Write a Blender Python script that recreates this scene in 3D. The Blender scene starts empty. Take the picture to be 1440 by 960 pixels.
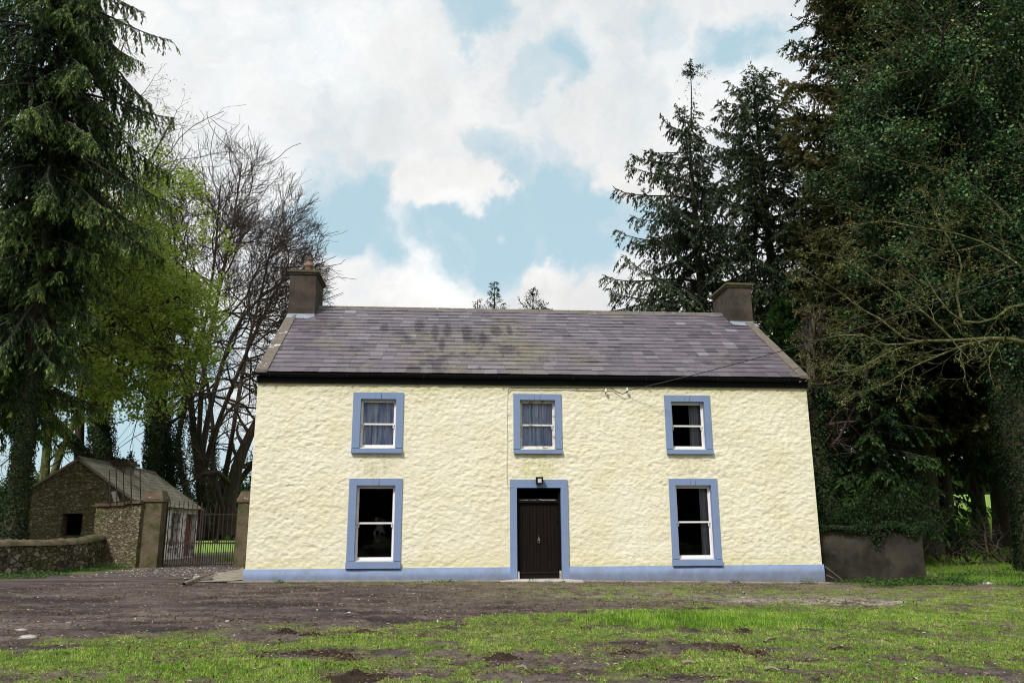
import bpy, math, time
import numpy as np
T0=time.time()
RAD=math.radians
rng=np.random.default_rng(7)
sc=bpy.context.scene; COL=sc.collection
# ------------------------------------------------------------------ camera (surveyed from the facade)
F_PX=1131.526; PI_,RO_,YA_=np.radians([13.203,-.285,-4.936]); CAM=np.array([0,-20.232,1.19])
fwd=np.array([-np.sin(YA_)*np.cos(PI_),np.cos(YA_)*np.cos(PI_),np.sin(PI_)])
_r=np.array([np.cos(YA_),np.sin(YA_),0]); _u=np.cross(_r,fwd)
RT=np.cos(RO_)*_r+np.sin(RO_)*_u; UP=-np.sin(RO_)*_r+np.cos(RO_)*_u
def ray(px,py): return fwd+RT*(px-720)/F_PX-UP*(py-480)/F_PX
def atY(px,py,Y): d=ray(px,py); return CAM+d*(Y-CAM[1])/d[1]
def sstep(x,a,b):
    t=np.clip((x-a)/(b-a),0,1); return t*t*(3-2*t)
# ------------------------------------------------------------------ numpy noise
def _h(ix,iy,seed):
    n=(ix.astype(np.int64)*374761393+iy.astype(np.int64)*668265263+seed*1442695041)&0xffffffff
    n=((n^(n>>13))*1274126177)&0xffffffff
    return ((n^(n>>16))&0xffffff)/float(0xffffff)
def vn(x,y,seed=0):
    x=np.asarray(x,float); y=np.asarray(y,float)
    ix=np.floor(x); iy=np.floor(y); fx=x-ix; fy=y-iy; fx=fx*fx*(3-2*fx); fy=fy*fy*(3-2*fy)
    a=_h(ix,iy,seed); b=_h(ix+1,iy,seed); c=_h(ix,iy+1,seed); d=_h(ix+1,iy+1,seed)
    return a+(b-a)*fx+(c-a)*fy+(a-b-c+d)*fx*fy
def fbm(x,y,seed=0,o=4):
    s=0;a=1;t=0
    for i in range(o): s=s+a*vn(x*2**i+i*17.3,y*2**i-i*9.1,seed+i); t+=a; a*=.5
    return s/t
# ------------------------------------------------------------------ terrain height
def G(x,y,detail=False):
    x=np.asarray(x,float); y=np.asarray(y,float)
    z=np.interp(x,[-14,-4.6,2.4,9.5,14],[.10,.053,0,-.12,-.10])*sstep(-np.abs(y-0),-30,-8)
    z=z-.0205*np.clip(-2-y,0,30)
    z=z+sstep(x,10.5,15)*sstep(y,0,6)*.28+sstep(x,11.5,16)*sstep(y,7,60)*4.2
    z=z+sstep(y,60,600)*3.0
    return z
def atG(px,py,off=0):
    d=ray(px,py); t=10.
    lo,hi=1.,200.
    for t in np.arange(6,200,.25):
        p=CAM+d*t
        if p[2]<G(p[0],p[1])+off: hi=t; lo=t-.25; break
    for _ in range(20):
        m=(lo+hi)/2; p=CAM+d*m
        if p[2]<G(p[0],p[1])+off: hi=m
        else: lo=m
    return CAM+d*hi
# ------------------------------------------------------------------ object helpers
def link(o,parent=None):
    COL.objects.link(o)
    if parent is not None: o.parent=parent
    return o
def tag(o,label=None,cat=None,group=None,kind=None):
    if label: o['label']=label
    if cat: o['category']=cat
    if group: o['group']=group
    if kind: o['kind']=kind
    return o
def empty(name,loc=(0,0,0)):
    o=bpy.data.objects.new(name,None); o.location=tuple(float(a) for a in loc); o.empty_display_size=.2
    return link(o)
class MB:
    def __init__(s): s.V=[];s.F=[];s.M=[];s.A=[];s.n=0;s.mats=[];s.SM=[]
    def add(s,V,F,mat=0,v=None,smooth=False):
        V=np.asarray(V,float).reshape(-1,3); 
        if len(V)==0: return
        s.V.append(V)
        if isinstance(F,np.ndarray): F=[F]
        else: F=[np.array([f]) for f in F]
        for f in F:
            s.F.append(f+s.n); s.M.append(np.full(len(f),mat)); s.SM.append(np.full(len(f),smooth))
        s.A.append(np.full(len(V),.5) if v is None else np.broadcast_to(np.asarray(v,float),(len(V),)))
        s.n+=len(V)
    def box(s,x0,x1,y0,y1,z0,z1,mat=0,v=None,M=None):
        V=np.array([[x,y,z] for z in(z0,z1) for y in (y0,y1) for x in (x0,x1)],float)
        if M is not None: V=M(V)
        s.add(V,np.array([[0,2,3,1],[4,5,7,6],[0,1,5,4],[2,6,7,3],[0,4,6,2],[1,3,7,5]]),mat,v)
    def hexa(s,V,mat=0,v=None):
        s.add(V,np.array([[0,2,3,1],[4,5,7,6],[0,1,5,4],[2,6,7,3],[0,4,6,2],[1,3,7,5]]),mat,v)
    def build(s,name,mats,parent=None,origin=None,col=None):
        me=bpy.data.meshes.new(name)
        V=np.concatenate(s.V) 
        if parent is not None: V=V-np.array(parent.get('_o',parent.location))
        elif origin is not None: V=V-np.asarray(origin,float)
        me.vertices.add(len(V)); me.vertices.foreach_set('co',V.astype(np.float32).ravel())
        ln=np.concatenate([np.full(len(f),f.shape[1]) for f in s.F]); idx=np.concatenate([f.ravel() for f in s.F])
        me.loops.add(len(idx)); me.loops.foreach_set('vertex_index',idx.astype(np.int32))
        me.polygons.add(len(ln)); st=np.concatenate([[0],np.cumsum(ln)[:-1]])
        me.polygons.foreach_set('loop_start',st.astype(np.int32)); 
        me.polygons.foreach_set('material_index',np.concatenate(s.M).astype(np.int32))
        me.polygons.foreach_set('use_smooth',np.concatenate(s.SM))
        if not isinstance(mats,(list,tuple)): mats=[mats]
        for m in mats: me.materials.append(m)
        at=me.attributes.new('v','FLOAT','POINT'); at.data.foreach_set('value',np.concatenate(s.A).astype(np.float32))
        if col is not None:
            ca=me.attributes.new('col','FLOAT_COLOR','POINT'); ca.data.foreach_set('color',col.astype(np.float32).ravel())
        me.update(calc_edges=True)
        o=bpy.data.objects.new(name,me)
        if parent is None and origin is not None: o.location=tuple(map(float,origin))
        return link(o,parent)
def setmat(o): pass
def part(name,mb,mats,root,sub=None):
    """mesh part under root (an Empty); with sub, a sub-part under an existing part mesh."""
    if sub is None: return mb.build(name,mats,root)
    class P(dict): pass
    me_o=mb.build(name,mats,None,origin=root.location)
    me_o.location=(0,0,0); me_o.parent=sub
    return me_o
# ---- tubes / cards (vectorised)
def norm(a): return a/np.maximum(np.linalg.norm(a,axis=-1,keepdims=True),1e-9)
def tubes(mb,P,R,sides=5,mat=0,v=None,rough=0,cap=True):
    P=np.asarray(P,float); R=np.asarray(R,float)
    if P.ndim==2: P=P[None]; R=R[None]
    N,K,_=P.shape
    if N==0: return
    T=np.gradient(P,axis=1); T=norm(T)
    ref=np.where(np.abs(T[:,:1,2:3])>.9,np.array([1.,0,0]),np.array([0,0,1.]))
    A=norm(np.cross(T,np.broadcast_to(ref,T.shape))); B=np.cross(T,A)
    a=np.arange(sides)*2*np.pi/sides
    rr=R[:,:,None]*(1+(rough*(rng.random((N,K,sides))-.5) if rough else 0))
    V=P[:,:,None,:]+rr[...,None]*(A[:,:,None,:]*np.cos(a)[:,None]+B[:,:,None,:]*np.sin(a)[:,None])
    base=np.arange(N)[:,None,None]*K*sides+np.arange(K-1)[None,:,None]*sides
    j=np.arange(sides)[None,None,:]; j2=(j+1)%sides
    Fq=np.stack([base+j,base+j2,base+sides+j2,base+sides+j],-1).reshape(-1,4)
    vv=None
    if v is not None: vv=np.repeat(np.broadcast_to(v,(N,)),K*sides)
    mb.add(V.reshape(-1,3),Fq,mat,vv,smooth=True)
def cards(mb,P,D,Nn,L,W,mat=0,v=None,wide=.5,fold=0.):
    """diamond leaf cards: base P, axis D, normal hint Nn, length L, width W"""
    N=len(P)
    if N==0: return
    D=norm(D); S=norm(np.cross(D,Nn)); Nn=np.cross(S,D)
    L=np.broadcast_to(L,(N,))[:,None]; W=np.broadcast_to(W,(N,))[:,None]
    a=P; b=P+D*L*wide+S*W*.5+Nn*W*fold; c=P+D*L; d=P+D*L*wide-S*W*.5+Nn*W*fold
    V=np.stack([a,b,c,d],1).reshape(-1,3)
    Fq=np.arange(N)[:,None]*4+np.array([0,1,2,3])[None]
    mb.add(V,Fq,mat,None if v is None else np.repeat(np.broadcast_to(v,(N,)),4))
def rdir(n): return norm(rng.normal(size=(n,3)))
def grow(S,D,L,R0,R1,K=5,wander=.15,up=0.):
    n=len(S); P=np.zeros((n,K,3)); P[:,0]=S; d=norm(D)
    L=np.broadcast_to(L,(n,))
    for k in range(1,K):
        d=norm(d+wander*rng.normal(size=(n,3))+np.array([0,0,up])); P[:,k]=P[:,k-1]+d*(L/(K-1))[:,None]
    t=np.linspace(0,1,K)[None]; R=np.broadcast_to(R0,(n,))[:,None]*(1-t)+np.broadcast_to(R1,(n,))[:,None]*t
    return P,R
def sample(P,R,idx,t):
    K=P.shape[1]; f=t*(K-1); i=np.minimum(f.astype(int),K-2); w=(f-i)[:,None]
    a=P[idx,i]; b=P[idx,i+1]
    return a*(1-w)+b*w, norm(b-a), R[idx,i]*(1-w[:,0])+R[idx,i+1]*w[:,0]
def plen(P): return np.linalg.norm(np.diff(P,axis=1),axis=2).sum(1)
def kids(P,R,n,t0=.2,t1=1.,ang=45,asd=12,lr=.6,rr=.6,lsd=.2,flat=0,minr=.006):
    N=len(P); idx=np.repeat(np.arange(N),n); t=t0+(t1-t0)*((np.tile(np.arange(n),N)+rng.random(N*n))/n)
    p,tan,r=sample(P,R,idx,t); pr=rdir(len(p)); pr[:,2]*=(1-flat); perp=norm(pr-tan*(pr*tan).sum(1,keepdims=True))
    a=np.radians(ang+asd*rng.normal(size=len(p)))[:,None]
    D=tan*np.cos(a)+perp*np.sin(a); L=plen(P)[idx]*lr*(1-.45*t)*(1+lsd*rng.normal(size=len(p)))
    return p,D,np.maximum(L,.08),np.maximum(r*rr,minr)
def curve(pts,K=14):
    """Catmull-ish resample of control points to K points"""
    pts=np.asarray(pts,float); n=len(pts); s=np.concatenate([[0],np.cumsum(np.linalg.norm(np.diff(pts,axis=0),axis=1))])
    m=np.gradient(pts,s,axis=0) if n>2 else np.repeat((pts[1:]-pts[:1])/s[-1],2,0)
    q=np.linspace(0,s[-1],K); o=[]
    for u in q:
        i=min(max(np.searchsorted(s,u,side='right')-1,0),n-2); h=s[i+1]-s[i]; t=(u-s[i])/h
        o.append((2*t**3-3*t*t+1)*pts[i]+(t**3-2*t*t+t)*h*m[i]+(-2*t**3+3*t*t)*pts[i+1]+(t**3-t*t)*h*m[i+1])
    return np.array(o)
# ------------------------------------------------------------------ materials
def new_mat(name):
    m=bpy.data.materials.new(name); m.use_nodes=True; nt=m.node_tree; nt.nodes.clear()
    return m,nt,nt.nodes,nt.links
def ramp(N,stops):
    r=N.new('ShaderNodeValToRGB'); e=r.color_ramp.elements
    while len(e)<len(stops): e.new(.5)
    for el,(p,c) in zip(e,stops): el.position=p; el.color=(*c,1)
    return r
def noise(N,L,co,scale,detail=5,rough=.55,mapscale=None):
    n=N.new('ShaderNodeTexNoise'); n.inputs['Scale'].default_value=scale; n.inputs['Detail'].default_value=detail; n.inputs['Roughness'].default_value=rough
    if mapscale:
        mp=N.new('ShaderNodeMapping'); mp.inputs['Scale'].default_value=mapscale; L.new(co,mp.inputs['Vector']); co=mp.outputs[0]
    L.new(co,n.inputs['Vector']); return n
def mix(N,L,f,a,b,mode='MIX'):
    m=N.new('ShaderNodeMix'); m.data_type='RGBA'; m.blend_type=mode
    for inp,x in ((m.inputs[0],f),(m.inputs[6],a),(m.inputs[7],b)):
        if isinstance(x,(int,float)): inp.default_value=x
        elif isinstance(x,tuple): inp.default_value=(*x,1)
        else: L.new(x,inp)
    return m.outputs[2]
def finish(N,L,color,rough=.8,bump=None,bstr=.3,bdist=.02,spec=.3,metal=0,extra=None):
    b=N.new('ShaderNodeBsdfPrincipled'); o=N.new('ShaderNodeOutputMaterial')
    if isinstance(color,tuple): b.inputs['Base Color'].default_value=(*color,1)
    else: L.new(color,b.inputs['Base Color'])
    if isinstance(rough,(int,float)): b.inputs['Roughness'].default_value=rough
    else: L.new(rough,b.inputs['Roughness'])
    b.inputs['Specular IOR Level'].default_value=spec; b.inputs['Metallic'].default_value=metal
    if bump is not None:
        bp=N.new('ShaderNodeBump'); bp.inputs['Strength'].default_value=bstr; bp.inputs['Distance'].default_value=bdist
        L.new(bump,bp.inputs['Height']); L.new(bp.outputs[0],b.inputs['Normal'])
    L.new(b.outputs[0],o.inputs[0]); return b,o
def simple(name,c1,c2,scale=6,rough=.8,bstr=.3,bdist=.01,spec=.3,stain=None,sscale=1.5,mapscale=None,slo=.5,shi=.7,metal=0,fine=None):
    m,nt,N,L=new_mat(name); tc=N.new('ShaderNodeTexCoord').outputs['Object']
    n=noise(N,L,tc,scale,6,.6,mapscale); r=ramp(N,[(.3,c1),(.7,c2)]); L.new(n.outputs[0],r.inputs[0]); c=r.outputs[0]
    if stain:
        n2=noise(N,L,tc,sscale,5,.65); r2=ramp(N,[(slo,(0,0,0)),(shi,(1,1,1))]); L.new(n2.outputs[0],r2.inputs[0]); c=mix(N,L,r2.outputs[0],c,stain)
    h=n.outputs[0]
    if fine: h=noise(N,L,tc,fine,6,.7).outputs[0]
    finish(N,L,c,rough,h,bstr,bdist,spec,metal); return m
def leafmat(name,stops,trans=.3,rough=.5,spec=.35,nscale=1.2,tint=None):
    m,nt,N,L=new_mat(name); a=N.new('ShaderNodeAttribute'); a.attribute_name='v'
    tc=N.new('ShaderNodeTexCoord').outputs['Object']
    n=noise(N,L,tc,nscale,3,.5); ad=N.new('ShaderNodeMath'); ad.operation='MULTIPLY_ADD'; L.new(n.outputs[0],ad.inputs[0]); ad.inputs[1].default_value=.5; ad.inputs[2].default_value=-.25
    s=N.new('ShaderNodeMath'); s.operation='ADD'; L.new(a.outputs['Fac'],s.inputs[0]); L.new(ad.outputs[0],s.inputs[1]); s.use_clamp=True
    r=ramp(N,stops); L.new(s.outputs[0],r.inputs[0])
    b,o=finish(N,L,r.outputs[0],rough,None,spec=spec)
    t=N.new('ShaderNodeBsdfTranslucent'); L.new(r.outputs[0],t.inputs[0]); ms=N.new('ShaderNodeMixShader'); ms.inputs[0].default_value=trans
    L.new(b.outputs[0],ms.inputs[1]); L.new(t.outputs[0],ms.inputs[2]); L.new(ms.outputs[0],o.inputs[0]); return m
M={}
W0_=-4.617
def mk_render():
    m,nt,N,L=new_mat('cream_roughcast'); tc=N.new('ShaderNodeTexCoord').outputs['Object']
    big=noise(N,L,tc,.9,5,.6); r=ramp(N,[(.35,(.735,.685,.495)),(.62,(.785,.75,.61))]); L.new(big.outputs[0],r.inputs[0])
    st=noise(N,L,tc,2.2,6,.7,(1,1,1.8)); r2=ramp(N,[(.60,(0,0,0)),(.78,(1,1,1))]); L.new(st.outputs[0],r2.inputs[0])
    c=mix(N,L,r2.outputs[0],r.outputs[0],(.70,.645,.37))
    # damp tinge close under the eave and just above the plinth (algae, a real stain on the paint)
    g=N.new('ShaderNodeSeparateXYZ'); L.new(tc,g.inputs[0])
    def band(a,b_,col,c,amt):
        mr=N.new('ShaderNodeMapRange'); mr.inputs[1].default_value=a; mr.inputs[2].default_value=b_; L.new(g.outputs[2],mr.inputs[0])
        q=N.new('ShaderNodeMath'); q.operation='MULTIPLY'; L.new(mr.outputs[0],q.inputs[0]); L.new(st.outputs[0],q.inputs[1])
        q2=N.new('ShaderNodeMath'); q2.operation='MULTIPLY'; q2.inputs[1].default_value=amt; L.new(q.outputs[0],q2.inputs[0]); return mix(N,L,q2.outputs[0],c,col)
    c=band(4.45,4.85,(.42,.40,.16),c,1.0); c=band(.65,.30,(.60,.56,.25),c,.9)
    # rain-washed grime below each sill and lichen bloom over the door
    for (sx,sz,wd_,hh,colr,am) in [(-1.62,3.0,.62,.55,(.50,.47,.27),.9),(2.39,3.0,.6,.6,(.50,.47,.27),.9),(6.3,3.0,.6,.5,(.50,.47,.27),.8),(2.4,2.75,.55,.35,(.62,.62,.22),1.0),(-1.62,4.72,.5,.12,(.55,.52,.25),.7),(8.6,1.6,.5,1.6,(.62,.58,.38),.5),(-4.0,2.6,.4,2.2,(.60,.57,.38),.5)]:
        mp_=N.new('ShaderNodeMapping'); mp_.inputs['Location'].default_value=(-(sx-W0_)/wd_,0,-(sz-hh*.3)/hh); mp_.inputs['Scale'].default_value=(1/wd_,0,1/hh); L.new(tc,mp_.inputs[0])
        ln_=N.new('ShaderNodeVectorMath'); ln_.operation='LENGTH'; L.new(mp_.outputs[0],ln_.inputs[0]); mr_=N.new('ShaderNodeMapRange'); mr_.inputs[1].default_value=1.; mr_.inputs[2].default_value=.3; mr_.inputs[3].default_value=0; mr_.inputs[4].default_value=am; L.new(ln_.outputs['Value'],mr_.inputs[0])
        stn=noise(N,L,tc,3.5,6,.7,(2.2,1,.6)); rs_=ramp(N,[(.42,(0,0,0)),(.66,(1,1,1))]); L.new(stn.outputs[0],rs_.inputs[0]); mu_=N.new('ShaderNodeMath'); mu_.operation='MULTIPLY'; L.new(mr_.outputs[0],mu_.inputs[0]); L.new(rs_.outputs[0],mu_.inputs[1]); c=mix(N,L,mu_.outputs[0],c,colr)
    fine=noise(N,L,tc,38,5,.7); mid=noise(N,L,tc,11,5,.6,(1,1,1.7)); 
    dk=ramp(N,[(.30,(.86,.84,.78)),(.5,(1,1,1))]); L.new(mid.outputs[0],dk.inputs[0]); c=mix(N,L,.55,c,mix(N,L,1.,c,dk.outputs[0],'MULTIPLY'))
    sm=N.new('ShaderNodeMath'); sm.operation='MULTIPLY_ADD'; L.new(mid.outputs[0],sm.inputs[0]); sm.inputs[1].default_value=1.6; L.new(fine.outputs[0],sm.inputs[2])
    finish(N,L,c,.85,sm.outputs[0],.55,.02,.2); return m
M['cream']=mk_render()
M['blue']=simple('blue_masonry_paint',(.170,.238,.405),(.205,.280,.460),5,.65,.35,.006,.35,stain=(.16,.22,.38),sscale=3,slo=.55,shi=.8,fine=45)
M['blue_plinth']=simple('blue_plinth_paint',(.175,.233,.375),(.215,.28,.44),4,.7,.4,.008,.3,stain=(.16,.18,.24),sscale=2.2,slo=.52,shi=.85,fine=35)
def splash(m,z0,z1,colr):
    nt=m.node_tree; N=nt.nodes; L=nt.links; b=[n for n in N if n.type=='BSDF_PRINCIPLED'][0]; src=b.inputs['Base Color'].links[0].from_socket
    tc=N.new('ShaderNodeTexCoord').outputs['Object']; g=N.new('ShaderNodeSeparateXYZ'); L.new(tc,g.inputs[0]); n=noise(N,L,tc,5,6,.75)
    mr=N.new('ShaderNodeMapRange'); mr.inputs[1].default_value=z1; mr.inputs[2].default_value=z0; L.new(g.outputs[2],mr.inputs[0]); q=N.new('ShaderNodeMath'); q.operation='MULTIPLY_ADD'; L.new(n.outputs[0],q.inputs[0]); q.inputs[1].default_value=1.6; q.inputs[2].default_value=-.75
    a=N.new('ShaderNodeMath'); a.operation='MULTIPLY_ADD'; L.new(mr.outputs[0],a.inputs[0]); a.inputs[1].default_value=.9; L.new(q.outputs[0],a.inputs[2]); a.use_clamp=True; a2=N.new('ShaderNodeMath'); a2.operation='MULTIPLY'; L.new(a.outputs[0],a2.inputs[0]); a2.inputs[1].default_value=.75
    L.new(mix(N,L,a2.outputs[0],src,colr),b.inputs['Base Color'])
splash(M['blue_plinth'],-.10,.24,(.13,.12,.10)); splash(M['blue'],-.10,.14,(.14,.13,.11))
M['black']=simple('black_gutter_plastic',(.003,.003,.004),(.006,.006,.008),9,.6,.1,.003,.12)
M['frame']=simple('weathered_white_timber',(.72,.70,.68),(.80,.79,.77),14,.6,.4,.004,.3,stain=(.33,.27,.20),sscale=9,slo=.60,shi=.72)
M['framenew']=simple('white_sash_paint',(.74,.70,.71),(.80,.77,.78),14,.5,.2,.003,.4)
M['framerot']=simple('rotten_peeling_timber',(.62,.58,.53),(.76,.74,.70),20,.7,.6,.006,.2,stain=(.24,.17,.11),sscale=7,slo=.54,shi=.62)
M['door']=simple('dark_brown_door',(.006,.0035,.0028),(.011,.0065,.005),5,.6,.2,.003,.12,mapscale=(6,6,.6))
M['doordark']=simple('black_door_frame',(.004,.003,.0025),(.007,.0055,.0045),8,.6,.2,.003,.12)
M['peel']=simple('peeling_white_paint',(.35,.33,.30),(.60,.58,.55),30,.8,.3,.003)
M['brass']=simple('dull_metal',(.30,.28,.25),(.50,.48,.44),30,.35,.1,.002,.5,metal=.9)
M['concrete']=simple('weathered_concrete',(.20,.175,.145),(.31,.28,.24),5,.9,.5,.008,.2,stain=(.10,.095,.06),sscale=2.5,slo=.5,shi=.7,fine=30)
M['step']=simple('pale_step_concrete',(.40,.37,.34),(.52,.49,.45),6,.9,.4,.006,.2,stain=(.25,.22,.18),sscale=3,fine=40)
M['chim']=simple('sooty_chimney_render',(.048,.039,.032),(.085,.070,.058),3.5,.95,.5,.008,.15,stain=(.030,.025,.022),sscale=1.8,slo=.45,shi=.7,fine=40)
M['chimcap']=simple('lichened_chimney_cap',(.065,.055,.038),(.11,.095,.062),6,.95,.6,.01,.15,stain=(.11,.095,.035),sscale=6,slo=.5,shi=.66)
M['pot']=simple('weathered_clay_pot',(.17,.115,.085),(.24,.17,.13),8,.9,.4,.006,.2,stain=(.09,.08,.07),sscale=5)
M['lead']=simple('lead_flashing',(.20,.23,.28),(.30,.33,.38),6,.5,.2,.004,.4)
M['coping']=simple('verge_cement',(.11,.095,.08),(.17,.15,.13),5,.95,.5,.008,.15,stain=(.50,.49,.47),sscale=3.2,slo=.60,shi=.68,fine=30)
M['copingR']=simple('verge_cement_dark',(.11,.095,.08),(.17,.15,.13),5,.95,.5,.008,.15,stain=(.22,.21,.17),sscale=3.2,slo=.60,shi=.68,fine=30)
M['iron']=simple('rusty_iron',(.018,.013,.011),(.045,.024,.016),20,.8,.3,.003,.3)
M['wire']=simple('black_cable',(.015,.015,.015),(.03,.03,.03),10,.6,.1,.001)
M['cream_cable']=simple('painted_cable',(.62,.57,.40),(.70,.65,.48),10,.8,.1,.001)
M['porcelain']=simple('glazed_porcelain',(.55,.52,.45),(.66,.62,.55),10,.2,.05,.001,.6)
M['lampglass']=simple('lamp_lens',(.45,.45,.48),(.7,.7,.72),30,.2,.1,.001,.6)
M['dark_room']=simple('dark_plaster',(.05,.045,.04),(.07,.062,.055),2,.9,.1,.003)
M['stick']=simple('grey_plank',(.16,.13,.10),(.26,.22,.18),8,.85,.4,.004,mapscale=(1,1,6))
M['wallrender']=simple('old_lime_render',(.15,.135,.11),(.25,.225,.19),2.2,.95,.6,.01,.15,stain=(.07,.065,.05),sscale=1.3,slo=.45,shi=.7,fine=24)
M['bwall']=simple('tree_shade_render',(.026,.023,.018),(.062,.054,.043),1.8,.95,.6,.01,.1,stain=(.013,.014,.009),sscale=1.2,slo=.42,shi=.62,fine=24)  # grey render darkened in its colour for the shade under the trees
M['pier']=simple('pier_render',(.085,.067,.046),(.16,.128,.088),5,.95,.6,.01,.15,stain=(.060,.062,.026),sscale=2.6,slo=.46,shi=.60,fine=26)
M['piercap']=simple('pier_cap_stone',(.085,.062,.042),(.14,.105,.075),5,.95,.6,.01,.15,stain=(.35,.33,.29),sscale=7,slo=.66,shi=.70)
M['whitewash']=simple('flaking_whitewash',(.58,.53,.52),(.78,.74,.73),5,.95,.6,.012,.1,stain=(.14,.13,.10),sscale=4,slo=.50,shi=.62,fine=22)
M['rustred']=simple('rust_red_paint',(.12,.045,.03),(.20,.075,.05),9,.8,.3,.004)
M['bark']=simple('tree_bark',(.035,.028,.022),(.085,.07,.055),5,.95,.9,.03,.1,mapscale=(2,2,.5),stain=(.07,.085,.03),sscale=1.2,slo=.5,shi=.75)
M['barkbrown']=simple('beech_bark',(.030,.023,.018),(.070,.055,.044),5,.9,.7,.02,.15,mapscale=(2,2,.5),stain=(.06,.065,.03),sscale=.8,slo=.55,shi=.8)
M['twig']=simple('beech_twig',(.032,.021,.018),(.065,.043,.036),3,.85,.1,.003)
M['darktwig']=simple('conifer_twig',(.025,.02,.015),(.05,.04,.03),3,.9,.1,.003)
M['moss']=simple('mossy_bark',(.040,.046,.016),(.090,.094,.034),6,.95,.5,.008,.1,stain=(.17,.165,.10),sscale=9,slo=.5,shi=.62)
def mk_stone(name,c0,c1,c2,mortar,scale=4.2,flat=1.9,moss=(.06,.075,.02),mlo=.48):
    m,nt,N,L=new_mat(name); tc=N.new('ShaderNodeTexCoord').outputs['Object']
    w=noise(N,L,tc,4,6,.65); md=N.new('ShaderNodeVectorMath'); md.operation='MULTIPLY_ADD'; L.new(w.outputs['Color'],md.inputs[0]); md.inputs[1].default_value=(.42,.42,.26); L.new(tc,md.inputs[2])
    mp=N.new('ShaderNodeMapping'); mp.inputs['Scale'].default_value=(1,1,flat); L.new(md.outputs[0],mp.inputs[0])
    vo=N.new('ShaderNodeTexVoronoi'); vo.inputs['Scale'].default_value=scale; L.new(mp.outputs[0],vo.inputs['Vector'])
    ve=N.new('ShaderNodeTexVoronoi'); ve.feature='DISTANCE_TO_EDGE'; ve.inputs['Scale'].default_value=scale; L.new(mp.outputs[0],ve.inputs['Vector'])
    sp=N.new('ShaderNodeSeparateColor'); L.new(vo.outputs['Color'],sp.inputs[0])
    r=ramp(N,[(0,c0),(.5,c1),(1,c2)]); L.new(sp.outputs[0],r.inputs[0])
    fn=noise(N,L,tc,16,5,.65); rf=ramp(N,[(.3,(.6,.6,.6)),(.7,(1.25,1.25,1.25))]); L.new(fn.outputs[0],rf.inputs[0]); c=mix(N,L,1.,r.outputs[0],rf.outputs[0],'MULTIPLY')
    re=ramp(N,[(.02,(1,1,1)),(.09,(0,0,0))]); L.new(ve.outputs['Distance'],re.inputs[0]); c=mix(N,L,re.outputs[0],c,mortar)
    mn=noise(N,L,tc,1.1,5,.6); rm=ramp(N,[(mlo,(0,0,0)),(mlo+.2,(.85,.85,.85))]); L.new(mn.outputs[0],rm.inputs[0]); c=mix(N,L,rm.outputs[0],c,moss)
    rh=ramp(N,[(0,(0,0,0)),(.15,(1,1,1))]); L.new(ve.outputs['Distance'],rh.inputs[0])
    hh=N.new('ShaderNodeMath'); hh.operation='MULTIPLY_ADD'; L.new(fn.outputs[0],hh.inputs[0]); hh.inputs[1].default_value=.5; L.new(rh.outputs[0],hh.inputs[2])
    finish(N,L,c,.95,hh.outputs[0],.9,.05,.1); return m
M['rubble']=mk_stone('mossy_rubble_stone',(.15,.125,.08),(.235,.195,.13),(.36,.31,.21),(.10,.085,.058),6.5,2.6,(.13,.14,.05),.50)
M['drystone']=mk_stone('lichened_field_stone',(.085,.074,.055),(.19,.165,.13),(.36,.33,.27),(.035,.03,.022),4.2,1.8,(.06,.07,.022),.50)
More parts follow.
